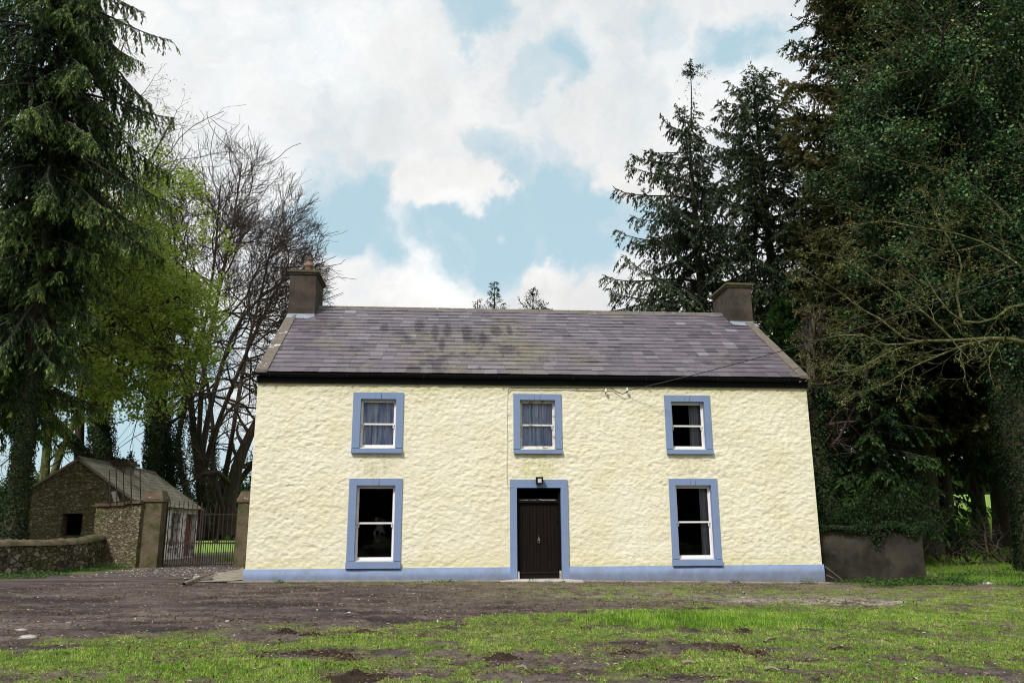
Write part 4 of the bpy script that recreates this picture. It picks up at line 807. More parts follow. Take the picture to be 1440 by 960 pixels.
a=atY(150,708,GY-.45); b=atY(192,703,GY-.1); mb=MB(); mb.hexa([a,b,a+[0,.03,0],b+[0,.03,0],a+[0,0,.03],b+[0,0,.03],a+[0,.03,.03],b+[0,.03,.03]]); part('rail',mb,M['iron'],rl)
def pier(xc,yc,w,h,lab):
    r=empty('gate_pier',(xc,yc,float(G(xc,yc)))); tag(r,lab,'gate pier'); g0=float(G(xc,yc))
    mb=MB(); n=10; V=[]
    mb.hexa([[xc-w/2,yc-w/2,g0-.2],[xc+w/2,yc-w/2,g0-.2],[xc-w/2,yc+w/2,g0-.2],[xc+w/2,yc+w/2,g0-.2],[xc-w/2+.01,yc-w/2+.01,g0+h],[xc+w/2-.01,yc-w/2+.01,g0+h],[xc-w/2+.01,yc+w/2-.01,g0+h],[xc+w/2-.01,yc+w/2-.01,g0+h]]); part('shaft',mb,M['pier'],r)
    cp=MB(); e=.035; z=g0+h; cp.box(xc-w/2-e,xc+w/2+e,yc-w/2-e,yc+w/2+e,z,z+.09); a_=w/2+e-.01; b_=w/2-.07
    cp.hexa([[xc-a_,yc-a_,z+.09],[xc+a_,yc-a_,z+.09],[xc-a_,yc+a_,z+.09],[xc+a_,yc+a_,z+.09],[xc-b_,yc-b_,z+.36],[xc+b_,yc-b_,z+.36],[xc-b_,yc+b_,z+.36],[xc+b_,yc+b_,z+.36]]); part('cap',cp,M['piercap'],r)
    return r
xL=(pLa[0]+pLb[0])/2; pw=.66; zt=atY(205,705,GY)[2]; hL=zt-float(G(xL,GY))
pier(xL,GY+.3,pw,hL,'square rendered gate pier with sloped cap beside the high wall')
xR=atY(328.5,790,GY+.1)[0]+.31; pier(xR,GY+.42,.62,hL,'right gate pier partly hidden behind the corner of the farmhouse')
# gate: two leaves
x0g=xL+pw/2+.05; x1g=xR-.33; gr=empty('iron_gate',((x0g+x1g)/2,GY+.3,float(G(x0g,GY)))); tag(gr,'rusty iron double gate of tall and short bars between two piers','gate')
yg=GY+.32; gb=float(G((x0g+x1g)/2,yg))
for (xa,xb,ht) in ((x0g,(x0g+x1g)/2-.015,2.12),((x0g+x1g)/2+.015,x1g,1.95)):
    lf=MB(); 
    for xx in (xa,xb-.04): lf.box(xx,xx+.04,yg-.02,yg+.02,gb+.03,gb+ht-.05)
    for zz,hh in ((.07,.035),(.74,.03),(.80,.012),(ht-.28,.03)): lf.box(xa+.04,xb-.04,yg-.012,yg+.012,gb+zz,gb+zz+hh)
    leaf=part('gate_leaf',lf,M['iron'],gr)
    n=14; bm=MB()
    for i in range(n):
        x_=xa+.06+(xb-xa-.12)*(i+.5)/n; tall=(i%2==0); top=ht+.02*rng.normal() if tall else .88
        tubes(bm,np.array([[x_,yg,gb+.04],[x_,yg,gb+top-.08],[x_,yg,gb+top]]),np.array([.015,.015,.004]),5)
    part('bars',bm,M['iron'],gr,leaf)
# ------------------------------------------------------------------ cottage
CY0,CY1=12.,20.2
ap=atY(112,646,CY0); eL=atY(14,706,CY0); eR=atY(194,704,CY0); fa_=atY(237,667,CY1); fe=atY(288,707,CY1)
ct=empty('stone_cottage',(ap[0],CY0,0)); tag(ct,'old stone outbuilding with slate roof and whitewashed side wall behind the gate','cottage')
xl,xr=eL[0],eR[0]-.10; zr=ap[2]; ze=(eL[2]+eR[2])/2; xa=(xl+xr)/2
apx=ap[0]; w_x=apx-xl; we=xr-apx
wo=[(88,722),(114,754)]; wa=atY(89,722,CY0); wb=atY(113.5,752,CY0)
mb=MB()
# gable as grid with window hole
ux=gridlines(xl,xr,.12,[wa[0],wb[0],apx]); uz=gridlines(-.1,zr,.12,[wa[2],wb[2],ze])
def gableclip(x_,z_):
    lim=np.where(x_<apx,ze+(zr-ze)*(x_-xl)/(apx-xl),ze+(zr-ze)*(xr-x_)/(xr-apx)); return np.minimum(z_,lim)
UX,UZ=np.meshgrid(ux,uz); UZc=gableclip(UX,UZ); d_=.035*(fbm(UX*4,UZ*6,131,3)-.5); V=np.stack([UX,CY0-d_,UZc],-1).reshape(-1,3)
cxm,czm=np.meshgrid((ux[1:]+ux[:-1])/2,(uz[1:]+uz[:-1])/2); kp=(gableclip(cxm,czm)>=czm-.06)&~((cxm>wa[0])&(cxm<wb[0])&(czm<wa[2])&(czm>wb[2])); nx=len(ux)
ii=(np.arange(len(uz)-1)[:,None]*nx+np.arange(nx-1)[None])[kp]; mb.add(V,np.stack([ii,ii+1,ii+nx+1,ii+nx],1),0)
for (p,q) in (((wa[0],wa[2]),(wb[0],wa[2])),((wb[0],wa[2]),(wb[0],wb[2])),((wb[0],wb[2]),(wa[0],wb[2])),((wa[0],wb[2]),(wa[0],wa[2]))): mb.add([[p[0],CY0-.02,p[1]],[q[0],CY0-.02,q[1]],[q[0],CY0+.45,q[1]],[p[0],CY0+.45,p[1]]],[[0,1,2,3]])
mb.add([[xl,CY1,-.1],[xr,CY1,-.1],[xr,CY1,ze],[apx,CY1,zr],[xl,CY1,ze]],[[0,1,2,3,4]]); mb.add([[xl,CY0,-.1],[xl,CY1,-.1],[xl,CY1,ze],[xl,CY0,ze]],[[0,1,2,3]])
mb.box(wa[0],wb[0],CY0-.03,CY0+.2,wa[2]+.0,wa[2]+.13,0)
part('wall',mb,M['rubble'],ct)
mb=MB(); mb.box(xl+.3,xr-.3,CY0+1.5,CY0+1.6,.05,ze); mb.box(xl+.3,xr-.3,CY0+.5,CY1-.5,ze-.05,ze); part('interior',mb,M['dark_room'],ct)
pp=[atY(*q,CY0-.10) for q in ((156,691),(163,690),(168,704),(160,706))]; mb=MB(); mb.hexa([pp[3],pp[2],pp[3]+[0,.04,0],pp[2]+[0,.04,0],pp[0],pp[1],pp[0]+[0,.04,0],pp[1]+[0,.04,0]]); part('patch_board',mb,M['step'],ct)
# whitewashed side wall facing the yard, with two openings
mb=MB(); ow=[]
for (pa,pb,za,zb_) in ((242,250,723,757),(262,273,722,767)):
    # intersect view rays with the plane x=xr
    def onx(px,py): d=ray(px,py); t=(xr-CAM[0])/d[0]; return CAM+d*t
    a=onx(pa,za); b=onx(pb,zb_); ow.append((min(a[1],b[1]),max(a[1],b[1]),max(.1 if pb>260 else 0.6,0),2.0))
ow=[(min(max(a,CY0+.5),CY1-1),min(max(b,CY0+1.0),CY1-.3),c,d) for a,b,c,d in ow]
uy=gridlines(CY0,CY1,.25,[e for o in ow for e in o[:2]]); uz=gridlines(-.1,ze,.25,[e for e in {o[2] for o in ow}|{2.0}])
UY,UZ=np.meshgrid(uy,uz); V=np.stack([xr+.03*(fbm(UY*3,UZ*4,141,3)-.5),UY,UZ],-1).reshape(-1,3); cym,czm=np.meshgrid((uy[1:]+uy[:-1])/2,(uz[1:]+uz[:-1])/2); kp=np.ones_like(cym,bool)
for a,b,c_,d in ow: kp&=~((cym>a)&(cym<b)&(czm>c_)&(czm<d))
ny_=len(uy); ii=(np.arange(len(uz)-1)[:,None]*ny_+np.arange(ny_-1)[None])[kp]; mb.add(V,np.stack([ii,ii+1,ii+ny_+1,ii+ny_],1)); part('side_wall',mb,M['whitewash'],ct)
for k,(a,b,c_,d) in enumerate(ow):
    mb=MB(); 
    for (p,q) in (((a,c_),(b,c_)),((b,c_),(b,d)),((b,d),(a,d)),((a,d),(a,c_))): mb.add([[xr+.02,p[0],p[1]],[xr+.02,q[0],q[1]],[xr-.4,q[0],q[1]],[xr-.4,p[0],p[1]]],[[0,1,2,3]],0)
    mb.box(xr-.25,xr-.22,a,b,c_,d,1)
    if k==0: mb.box(xr-.02,xr+.10,a-.1,b+.1,c_-.08,c_,0); mb.box(xr-.215,xr-.16,(a+b)/2-.03,(a+b)/2+.03,c_,d,0)
    part('window' if k==0 else 'door',mb,[M['whitewash'],M['rustred'] if k else M['dark_room']],ct)
# roof
rf=MB(); ov=.12; m_r=(zr-ze)/(xr-apx)
def cot_slates(side):
    s=MB(); x_e=(xr+.22) if side>0 else xl-.22; z_e=zr-(zr-ze)*(abs(x_e-apx)/(abs((xr if side>0 else xl)-apx)))
    slates(s,CY0-ov,CY1+ov,(0,z_e+.05),(abs(x_e-apx),zr+.05),.26,.32,33+side,jit=2.)
    V=s.V[0]; Vn=np.stack([x_e-side*V[:,1],V[:,0],V[:,2]],1); rf.add(Vn,s.F[0],0,s.A[0])
    rf.add([[x_e,CY0-.05,z_e+.02],[x_e,CY1+.05,z_e+.02],[apx,CY1+.05,zr+.02],[apx,CY0-.05,zr+.02]],[[0,1,2,3]],0,np.zeros(4))
    rf.add([[x_e,CY0-ov,z_e-.02],[x_e,CY0-ov,z_e+.06],[apx,CY0-ov,zr+.06],[apx,CY0-ov,zr-.04]],[[0,1,2,3]],0,np.zeros(4))
cot_slates(1); cot_slates(-1)
cr=part('roof',rf,M['oldslate'],ct)
mb=MB(); mb.add([[apx-.13,CY0-ov,zr+.0],[apx-.13,CY1+ov,zr+.0],[apx,CY0-ov,zr+.14],[apx,CY1+ov,zr+.14],[apx+.13,CY0-ov,zr],[apx+.13,CY1+ov,zr]],np.array([[0,1,3,2],[2,3,5,4]])); mb.add([[apx-.13,CY0-ov,zr],[apx,CY0-ov,zr+.14],[apx+.13,CY0-ov,zr]],[[0,1,2]])
part('ridge_tiles',mb,M['coping'],ct,cr)
cpx=atY(190,660,15.3); mb=MB(); mb.box(apx-.10,apx+.62,15.0,15.95,zr-.9,zr+.02); ch=part('chimney',mb,M['wallrender'],ct)
mb=MB(); mb.box(apx-.42,apx+.80,14.9,16.05,zr+.02,zr+.14); mb.box(apx-.35,apx+.70,14.96,15.98,zr+.14,zr+.24); part('cap',mb,M['chimcap'],ct,ch)
mb=MB(); n=700; P=np.array([apx+.15,15.5,zr+.25])+rng.normal(size=(n,3))*[.30,.3,.05]; cards(mb,P,rdir(n)+[0,0,.4],rdir(n),.07,.05,0,np.clip(.4+.2*rng.normal(size=n),0,1)); P=np.array([apx+.6,15.4,zr+.42])+rng.normal(size=(120,3))*[.06,.08,.10]; cards(mb,P,rdir(120),rdir(120),.09,.06,0,.3); o=mb.build('chimney_weeds',M['ivydark']); tag(o,'small mossy weeds growing on the outbuilding chimney','plant')
print('outbuildings',time.time()-T0)
# ------------------------------------------------------------------ TREES
def tree(name,base,label,cat='tree',group=None):
    r=empty(name,base); tag(r,label,cat,group); return r
def clumpleaves(mb,C,S,n_each,size,mat=0,vmid=.45,vsd=.2,flat=.7,aspect=.75,down=.0,outer=None):
    """leaf cards gaussian-scattered round clump centres C with radius S"""
    n=len(C)*n_each; c=np.repeat(C,n_each,0); s=np.repeat(S,n_each)[:,None]; off=rng.normal(size=(n,3)); off*=np.array([1,1,flat])*.5
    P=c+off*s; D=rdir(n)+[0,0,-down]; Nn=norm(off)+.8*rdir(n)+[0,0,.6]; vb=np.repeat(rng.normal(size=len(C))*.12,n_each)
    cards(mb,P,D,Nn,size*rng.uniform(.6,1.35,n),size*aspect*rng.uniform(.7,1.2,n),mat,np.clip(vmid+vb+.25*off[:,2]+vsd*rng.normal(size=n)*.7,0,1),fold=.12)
def ivy_on(mb,P,R,per_m=260,size=.09,puff=.16,mat=0,vmid=.4):
    P=np.asarray(P); L=np.linalg.norm(np.diff(P,axis=0),axis=1); n=int(L.sum()*per_m); s=np.concatenate([[0],np.cumsum(L)]); q=rng.uniform(0,s[-1],n)
    c=np.stack([np.interp(q,s,P[:,k]) for k in range(3)],1); r=np.interp(q,s,R); a=rng.uniform(0,2*np.pi,n); bul=.5+1.0*vn(q*1.1+5,a*1.2,int(P[0,0]*10)%97)
    d=np.stack([np.cos(a),np.sin(a),.0*a],1); p=c+d*(r+puff*bul*rng.random(n)**.5)[:,None]; D=rdir(n)*.7+[0,0,-.8]
    cards(mb,p,D,d+.5*rdir(n)+[0,0,.25],size*rng.uniform(.6,1.3,n),size*.85,mat,np.clip(vmid+.22*rng.normal(size=n),0,1),fold=.1)
def ivy_puffs(mb,C,S,n_each,size,mat=0,vmid=.42): clumpleaves(mb,C,S,n_each,size,mat,vmid,.22,.85,.85,.6)

def conifer(name,base,H,tr,prof,label,mats,nb=90,z0=1.5,el=(-5,25),droop=.5,seclen=.28,secgap=.28,card=(.16,.045),perm=26,hang=.5,lean=(0,0),asym=None,group=None,vmid=.4,tipv=.3,upturn=.25,dens=None,seed=0,leader=True,ivytrunk=0,bare=0.0,short=0.):
    global rng; rng=np.random.default_rng(1000+seed)
    base=np.asarray(base,float); r=tree(name,base,label,'conifer tree',group)
    tr_m=MB(); K=16; t=np.linspace(0,1,K); tp=base+np.stack([lean[0]*t+.1*np.sin(t*5),lean[1]*t,H*t],1); tR=tr*(1-t)**.85+.015; tR[0]*=1.3; tp[0,2]-=.3
    tubes(tr_m,tp,tR,10,rough=.12)
    if ivytrunk: pass
    part('trunk',tr_m,M['bark'],r)
    cr=MB(); zf=np.sort(rng.uniform(z0/H,1,nb)); zf=z0/H+(1-z0/H)*((np.arange(nb)+rng.random(nb))/nb)**(.9 if dens is None else dens)
    az=np.arange(nb)*2.399+rng.normal(size=nb)*.3; Rp=np.interp(zf,[p[0] for p in prof],[p[1] for p in prof])
    L=Rp*rng.uniform(.62,1.12,nb)*np.where(rng.random(nb)<short,rng.uniform(.3,.75,nb),1.)
    if asym: L=L*asym(az,zf*H)
    L=np.maximum(L,.15); st=np.stack([np.interp(zf,t,tp[:,k]) for k in range(3)],1)
    e=np.radians(np.interp(zf,[0,1],[el[0],el[1]])+rng.normal(size=nb)*7)
    K2=8; P=np.zeros((nb,K2,3)); P[:,0]=st; h=np.stack([np.cos(az),np.sin(az),0*az],1)
    ee=e.copy()
    for k in range(1,K2):
        s=k/(K2-1); ek=e-np.radians(droop*60)*np.sin(s*np.pi*.75)*np.clip(L/3,.3,1)+np.radians(upturn*80)*s**3
        h=norm(h+np.stack([rng.normal(size=nb)*.06,rng.normal(size=nb)*.06,0*az],1)); P[:,k]=P[:,k-1]+(h*np.cos(ek)[:,None]+np.array([0,0,1.])*np.sin(ek)[:,None])*(L/(K2-1))[:,None]
    br=np.clip(L*.016,.012,.07)[:,None]*(1-.85*np.linspace(0,1,K2)[None]); tubes(cr,P,br,4,1)
    # secondary branchlets
    ns=np.maximum((L/secgap).astype(int)*2,4); idx=np.repeat(np.arange(nb),ns); u=np.concatenate([(np.arange(n)+rng.random(n))/n for n in ns]); tt=.10+.90*u
    p,tan,_=sample(P,br,idx,tt); side=np.where(rng.random(len(idx))<.5,1.,-1.)[:,None]; sv=norm(np.cross(tan,[0,0,1.]))*side
    a=rng.uniform(.7,1.2,len(idx))[:,None]; Dm=tan*np.cos(a)+sv*np.sin(a)+np.array([0,0,-1.])*hang*rng.uniform(.4,1.3,len(idx))[:,None]
    SLn=(L[idx]*seclen*(1.05-.75*tt)+.22)*rng.uniform(.6,1.25,len(idx)); SP,SR=grow(p,Dm,SLn,.010,.003,5,.12,-.10*hang*2)
    tubes(cr,SP,SR,3,1)
    # needle cards on secondaries and outer primaries
    def needles(PP,LL,vm,gapscale=1.):
        n=np.maximum((LL*perm*gapscale).astype(int),3); ix=np.repeat(np.arange(len(PP)),n); w=rng.random(len(ix)); q,tn,_=sample(PP,np.zeros(PP.shape[:2]),ix,w)
        sd=norm(rdir(len(ix))+norm(np.cross(tn,[0,0,1.]))*np.where(rng.random(len(ix))<.5,1.2,-1.2)[:,None]); D_=tn*.8+sd*.75+np.array([0,0,-1.])*hang*.55
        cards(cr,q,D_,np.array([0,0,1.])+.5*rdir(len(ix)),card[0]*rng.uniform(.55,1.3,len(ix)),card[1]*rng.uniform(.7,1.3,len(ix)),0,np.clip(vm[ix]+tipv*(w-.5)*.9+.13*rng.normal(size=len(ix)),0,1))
    bv=rng.normal(size=nb)*.10
    keep=rng.random(len(SP))>bare
    needles(SP[keep],SLn[keep],(vmid+bv[idx]+tipv*(tt-.5))[keep]); needles(P[:,3:],L*.55,vmid+tipv*.5+bv)  # ends paler: fresh growth, and lit tips put into the colour
    if leader: 
        lp=tp[-3:]; needles(lp[None],np.array([H*.12]),np.array([vmid]),.5)
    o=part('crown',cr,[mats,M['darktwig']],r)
    return r,cr,tp,tR
# R1: tall spruce with a thin bare leader
def spr_as(az,z): return np.where(np.cos(az)<0,1.08+.34*np.clip(-np.cos(az),0,1)*sstep(-z,-14,-10.5),.62)*(.82+.36*vn(z*2.3,az*0,8))
b=np.array([10.75,11.5,float(G(10.7,11.5))]); HT=atY(972,168,11.5)[2]
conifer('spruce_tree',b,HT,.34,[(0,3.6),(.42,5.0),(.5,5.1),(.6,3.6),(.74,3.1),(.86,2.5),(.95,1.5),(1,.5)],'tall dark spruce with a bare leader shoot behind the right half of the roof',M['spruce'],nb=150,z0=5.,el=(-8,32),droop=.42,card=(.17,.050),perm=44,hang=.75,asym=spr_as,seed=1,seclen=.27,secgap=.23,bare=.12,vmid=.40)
# its thin broken leader: slender stem topped by a small tuft (part of the same tree)
spr=[o for o in bpy.data.objects if o.name=='spruce_tree'][0]
top=np.array([b[0]+.0,b[1],b[2]+HT-.25]); mb=MB(); tipP=atY(970,84,11.5); lp=curve([top,(top+tipP)/2+[.05,0,0],tipP],8); tubes(mb,lp,np.linspace(.045,.012,8),5,1)
n=620; q=rng.random(n)**.9; k5=rng.integers(0,7,n); q=np.where(k5<2,rng.random(n),k5/7+.05*rng.normal(size=n)); q=np.clip(q,0,1); c=lp[-1]*(1-q[:,None])+lp[-3]*q[:,None]; ww=np.where(k5<2,.06,.12+.62*q); a=np.array([0,0,3.3,-.2,2.6,.1,3.5])[k5]+rng.normal(size=n)*.16; rr=ww*rng.random(n)*np.where(np.abs(a)<.9,1.5,.75)
cards(mb,c+np.stack([rr*np.cos(a),rr*np.sin(a),.12*rr-.15*rr**2],1),rdir(n)+[0,0,-.4],rdir(n),.13,.035,0,np.clip(.3+.1*rng.normal(size=n),0,1))
n=60; q=rng.random(n); c=lp[3]*(1-q[:,None])+lp[5]*q[:,None]; cards(mb,c+.25*rng.normal(size=(n,3))*[1,1,.3],rdir(n),rdir(n),.12,.03,0,.2)
part('leader',mb,[M['spruce'],M['darktwig']],spr)
# R2 second spruce behind
b=atY(1078,300,15); b=np.array([b[0],15,float(G(b[0],15))]); HT2=atY(1082,118,15)[2]
conifer('spruce_tree',b,HT2,.36,[(0,4.4),(.4,5.0),(.6,4.4),(.75,3.6),(.9,2.3),(1,.6)],'dense broad spruce standing to the right behind the right chimney',M['spruce'],nb=180,z0=3.5,el=(-5,35),droop=.4,card=(.19,.058),perm=42,hang=.6,seed=2,secgap=.24,vmid=.46,bare=.06)
# two small distant tree tops over the ridge
for px,py,Yd,lab,w,s in ((697,396,46,'small distant spruce tip above the middle of the ridge',1.5,3),(751,407,44,'small dark conifer top right of the distant spruce tip',2.0,4),(673,422,50,'faint tiny treetop left of the distant spruce tip',1.0,5)):
    t_=atY(px,py,Yd); b=np.array([t_[0],Yd,float(G(t_[0],Yd))]); H=t_[2]-b[2]
    conifer('distant_conifer',b,H,.3,[(0,2.5),(.75,w*1.7),(.9,w*.75),(1,.15)],lab,M['spruce'],nb=80,z0=H*.45,el=(0,35 if s!=4 else 48),droop=.3,card=(.30,.08),perm=14,hang=.4,seed=s,secgap=.4,group='distant conifer tops over the roof')
# L1 big drooping cedar on the left
b=np.array([-13.1,6.4,float(G(-13.1,6.4))])
def ced_as(az,z): 
    c_=np.clip(np.cos(az),0,1); return 1.0-.42*c_*(1-sstep(z,10.5,12.5))-.02*c_
tx=atY(20,0,6.4)[0]-b[0]
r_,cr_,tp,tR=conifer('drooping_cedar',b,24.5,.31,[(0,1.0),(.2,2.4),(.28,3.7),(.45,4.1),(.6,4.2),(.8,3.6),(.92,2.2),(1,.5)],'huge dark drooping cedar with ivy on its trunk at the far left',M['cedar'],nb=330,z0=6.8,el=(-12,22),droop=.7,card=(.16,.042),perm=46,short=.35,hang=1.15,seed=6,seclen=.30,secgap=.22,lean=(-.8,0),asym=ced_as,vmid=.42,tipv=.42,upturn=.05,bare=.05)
b2=np.array([atY(-45,600,9.5)[0],9.5,0.]); b2[2]=G(b2[0],9.5)
conifer('drooping_cedar',b2,12.5,.3,[(0,1.5),(.4,3.2),(.55,4.2),(.75,3.6),(.9,2.0),(1,.4)],'smaller brighter green drooping cedar low at the far left behind the big one',M['cedarlight'],nb=130,z0=5.2,el=(0,30),droop=.6,card=(.17,.05),perm=44,hang=1.0,seed=7,seclen=.32,secgap=.22,vmid=.55,tipv=.5,upturn=.05)
mb=MB(); ivy_on(mb,tp[:5],tR[:5],1100,.075,.07,vmid=.40); part('ivy',mb,M['ivydark'],r_)
print('conifers',time.time()-T0)
# ---- broadleaf helper
def limbs_to_mb(levels,mb,mats,sides=(9,7,5,3,3,3)):
    for k,(P,R) in enumerate(levels): tubes(mb,P,R,sides[min(k,5)],mats[min(k,len(mats)-1)],rough=.10 if k<2 else 0)
def handlimb(pts,Y,R,K=12):
    """pts list of (px,py[,dY]); returns polyline"""
    P=[atY(p[0],p[1],Y+(p[2] if len(p)>2 else 0)) for p in pts]; P=curve(P,K); return P,np.linspace(R[0],R[1],K)
def stack(l): return np.array([a for a,_ in l]),np.array([b for _,b in l])
def prune(P,R,center,rad):
    e=P[:,-1]; k=(((e-center)/rad)**2).sum(1)<1; return P[k],R[k]
# L2: bare beech with fanning stems
def ground_pt(px,Y): p=atY(px,740,Y); return np.array([p[0],Y,float(G(p[0],Y))])
rng=np.random.default_rng(42)
YB=27.
r=tree('beech_tree',ground_pt(288,YB),'bare many stemmed beech with a dense twiggy crown left of the house')
hl=[handlimb([(288,755),(284,700),(276,640),(268,560),(262,470,-1),(250,380,-2),(240,290,-3)],YB,(.25,.04)),
    handlimb([(294,755),(283,700),(292,640,-1),(316,570,-1),(345,500,-2),(372,440,-2),(400,390,-2)],YB,(.20,.04)),
    handlimb([(282,755),(262,690,1),(250,640,1),(262,560,2),(285,470,2),(300,380,2),(310,260,1)],YB,(.20,.04)),
    handlimb([(300,755),(310,700,-1),(322,640,-2),(335,560,-2),(350,480,0),(370,400,1),(385,330,1)],YB,(.18,.035)),
    handlimb([(290,755),(296,690,2),(300,620,3),(292,540,3),(270,470,3),(225,400,3),(190,330,2)],YB,(.18,.035)),
    handlimb([(286,755),(280,680,0),(290,600,1),(310,520,2),(345,440,3),(390,400,3),(430,380,2)],YB,(.24,.04)),
    handlimb([(290,755),(287,690,0),(280,600,-2),(290,500,-3),(310,400,-3),(330,300,-2),(340,230,-2)],YB,(.18,.035))]
tm=MB(); P0,R0=stack(hl); tubes(tm,P0,R0,9,rough=.14); part('trunk',tm,M['barkbrown'],r)
cen=atY(312,385,YB-.5); rad=np.array([6.2,6.0,7.9])
cc=atY(285,470,YB)
def outk(k,w,dr=0.):
    p,D,Ln,rr=k; o=norm(p-cc); return p,norm(D+w*o+np.array([0,0,dr])),Ln,rr
L1=grow(*outk(kids(P0,R0,20,.38,1.,55,16,.40,.60),.75,-.10),.014,9,.24,.0)
L2=grow(*outk(kids(*L1,9,.12,1.,44,14,.55,.6,minr=.012),.45,-.06),.010,7,.24,.02)
L3=grow(*outk(kids(*L2,8,.10,1.,42,14,.60,.62,minr=.010),.45,.0),.008,5,.22,.04)
L4=grow(*outk(kids(*L3,4,.15,1.,36,12,.66,.7,minr=.010),.5,.05),.007,3,.14,.02)
def pr2(T,f):
    k=(((T[0][:,0]-cen)/(rad*f))**2).sum(1)<1; return T[0][k],T[1][k]
L1=pr2(L1,1.);L2=pr2(L2,.96);L3=pr2(L3,.97);L4=pr2(L4,1.0)
print('beech',len(L1[0]),len(L2[0]),len(L3[0]),len(L4[0]))
cm=MB(); limbs_to_mb([L1,L2,L3,L4],cm,[1,0,0,0],(6,4,3,3)); part('crown',cm,[M['twig'],M['barkbrown']],r)
mb=MB(); 
for k,(a0,a1) in ((2,(1,6)),(4,(1,5)),(0,(1,5))): ivy_on(mb,P0[k][a0:a1],R0[k][a0:a1],330,.11,.22)
part('ivy',mb,M['ivydark'],r)
# second darker beech leaning out behind the house corner
YD=24.
r=tree('dark_leaning_tree',ground_pt(322,YD),'dark bare tree leaning right behind the right gate pier')
hl=[handlimb([(318,752),(322,715),(332,660),(352,610),(385,560),(430,530)],YD,(.42,.10)),handlimb([(320,735),(330,690,1),(360,650,1),(400,640,1)],YD,(.24,.08)),
    handlimb([(318,730),(306,690,-1),(300,640,-1),(312,590,-1),(340,560,-1),(365,545,-1)],YD,(.15,.04)),handlimb([(316,720),(296,680),(290,660),(283,640),(270,625)],YD,(.12,.03))]
tm=MB(); P0,R0=stack(hl); tubes(tm,P0,R0,8,rough=.15); part('trunk',tm,M['bark'],r)
L1=grow(*kids(P0,R0,12,.25,1.,50,15,.34,.5),.012,6,.25,.03); L2=grow(*kids(*L1,6,.15,1.,45,15,.55,.6),.008,5,.2,.02); L3=grow(*kids(*L2,5,.15,1.,40,15,.6,.6),.006,4,.2,.02)
cm=MB(); limbs_to_mb([L1,L2,L3],cm,[1,0,0],(5,3,3)); part('crown',cm,[M['twig'],M['bark']],r)
# L3: ivy clad sycamore with spring leaves
YS=23.
r=tree('ivy_clad_sycamore',ground_pt(143,YS),'sycamore with fresh yellow green leaves and a thick ivy clad forked trunk')
hl=[handlimb([(143,755),(144,690),(143,620),(138,560),(135,500),(130,430),(120,340)],YS,(.60,.10)),
    handlimb([(146,680),(118,640,-1),(85,600,-2),(60,575,-2),(30,540,-3),(0,520,-3)],YS,(.38,.08)),
    handlimb([(143,600),(160,540,-3),(185,470,-6),(215,430,-8),(245,420,-9),(268,410,-9)],YS,(.26,.04)),
    handlimb([(138,560),(150,480,-4),(162,400,-7),(185,330,-9),(205,270,-9),(225,225,-8)],YS,(.26,.04)),
    handlimb([(140,580),(125,520,-4),(110,450,-8),(100,400,-10),(100,370,-10),(110,330,-10)],YS,(.24,.04)),
    handlimb([(141,600),(125,540,-4),(105,490,-8),(92,440,-11),(100,390,-12),(125,350,-12)],YS,(.20,.03)),
    handlimb([(143,600),(150,520,-5),(160,450,-9),(150,400,-12),(150,350,-12),(165,300,-11)],YS,(.20,.03)),
    handlimb([(141,590),(168,540,-4),(200,500,-7),(230,490,-9),(250,510,-10),(262,540,-10)],YS,(.20,.03))]
tm=MB(); P0,R0=stack(hl); tubes(tm,P0,R0,9,rough=.12); part('trunk',tm,M['bark'],r)
L1=grow(*kids(P0[2:],R0[2:],15,.35,1.,55,14,.36,.5),.012,6,.2,.01); L1b=grow(*kids(P0[:2],R0[:2],9,.45,1.,55,14,.26,.4),.012,6,.22,.02)
L1=(np.concatenate([L1[0],L1b[0]]),np.concatenate([L1[1],L1b[1]]))
L2=grow(*kids(*L1,7,.15,1.,45,15,.6,.6),.008,5,.2,-.01); L3=grow(*kids(*L2,5,.15,1.,42,15,.6,.6),.006,4,.2,-.02)
cen=atY(158,390,YS-9); k=((L3[0][:,-1]-cen)/np.array([4.9,9.5,6.6])); kk=(k**2).sum(1)<1; L3=(L3[0][kk],L3[1][kk])
print('syc',len(L3[0]))
cm=MB(); limbs_to_mb([L1,L2,L3],cm,[1,0,0],(5,3,3)); br=part('branches',cm,[M['twig'],M['bark']],r)
lm=MB(); C=L3[0][:,-1]; hz=C[:,2]; kx=vn(C[:,0]*.9,C[:,2]*.9,51)*.8+rng.random(len(C))*.6>.50; C=C[kx]; 
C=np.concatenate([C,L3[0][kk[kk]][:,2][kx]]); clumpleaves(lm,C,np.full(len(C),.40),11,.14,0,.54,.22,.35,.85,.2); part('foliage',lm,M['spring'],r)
mb=MB(); ivy_on(mb,P0[0][:9],R0[0][:9],1100,.11,.26); ivy_on(mb,P0[1][:9],R0[1][:9],450,.11,.14)
ivy_puffs(mb,atY(192,445,YS-5)+rng.normal(size=(46,3))*[.8,.9,1.3],np.full(46,.9),110,.11); part('ivy',mb,M['ivydark'],r)
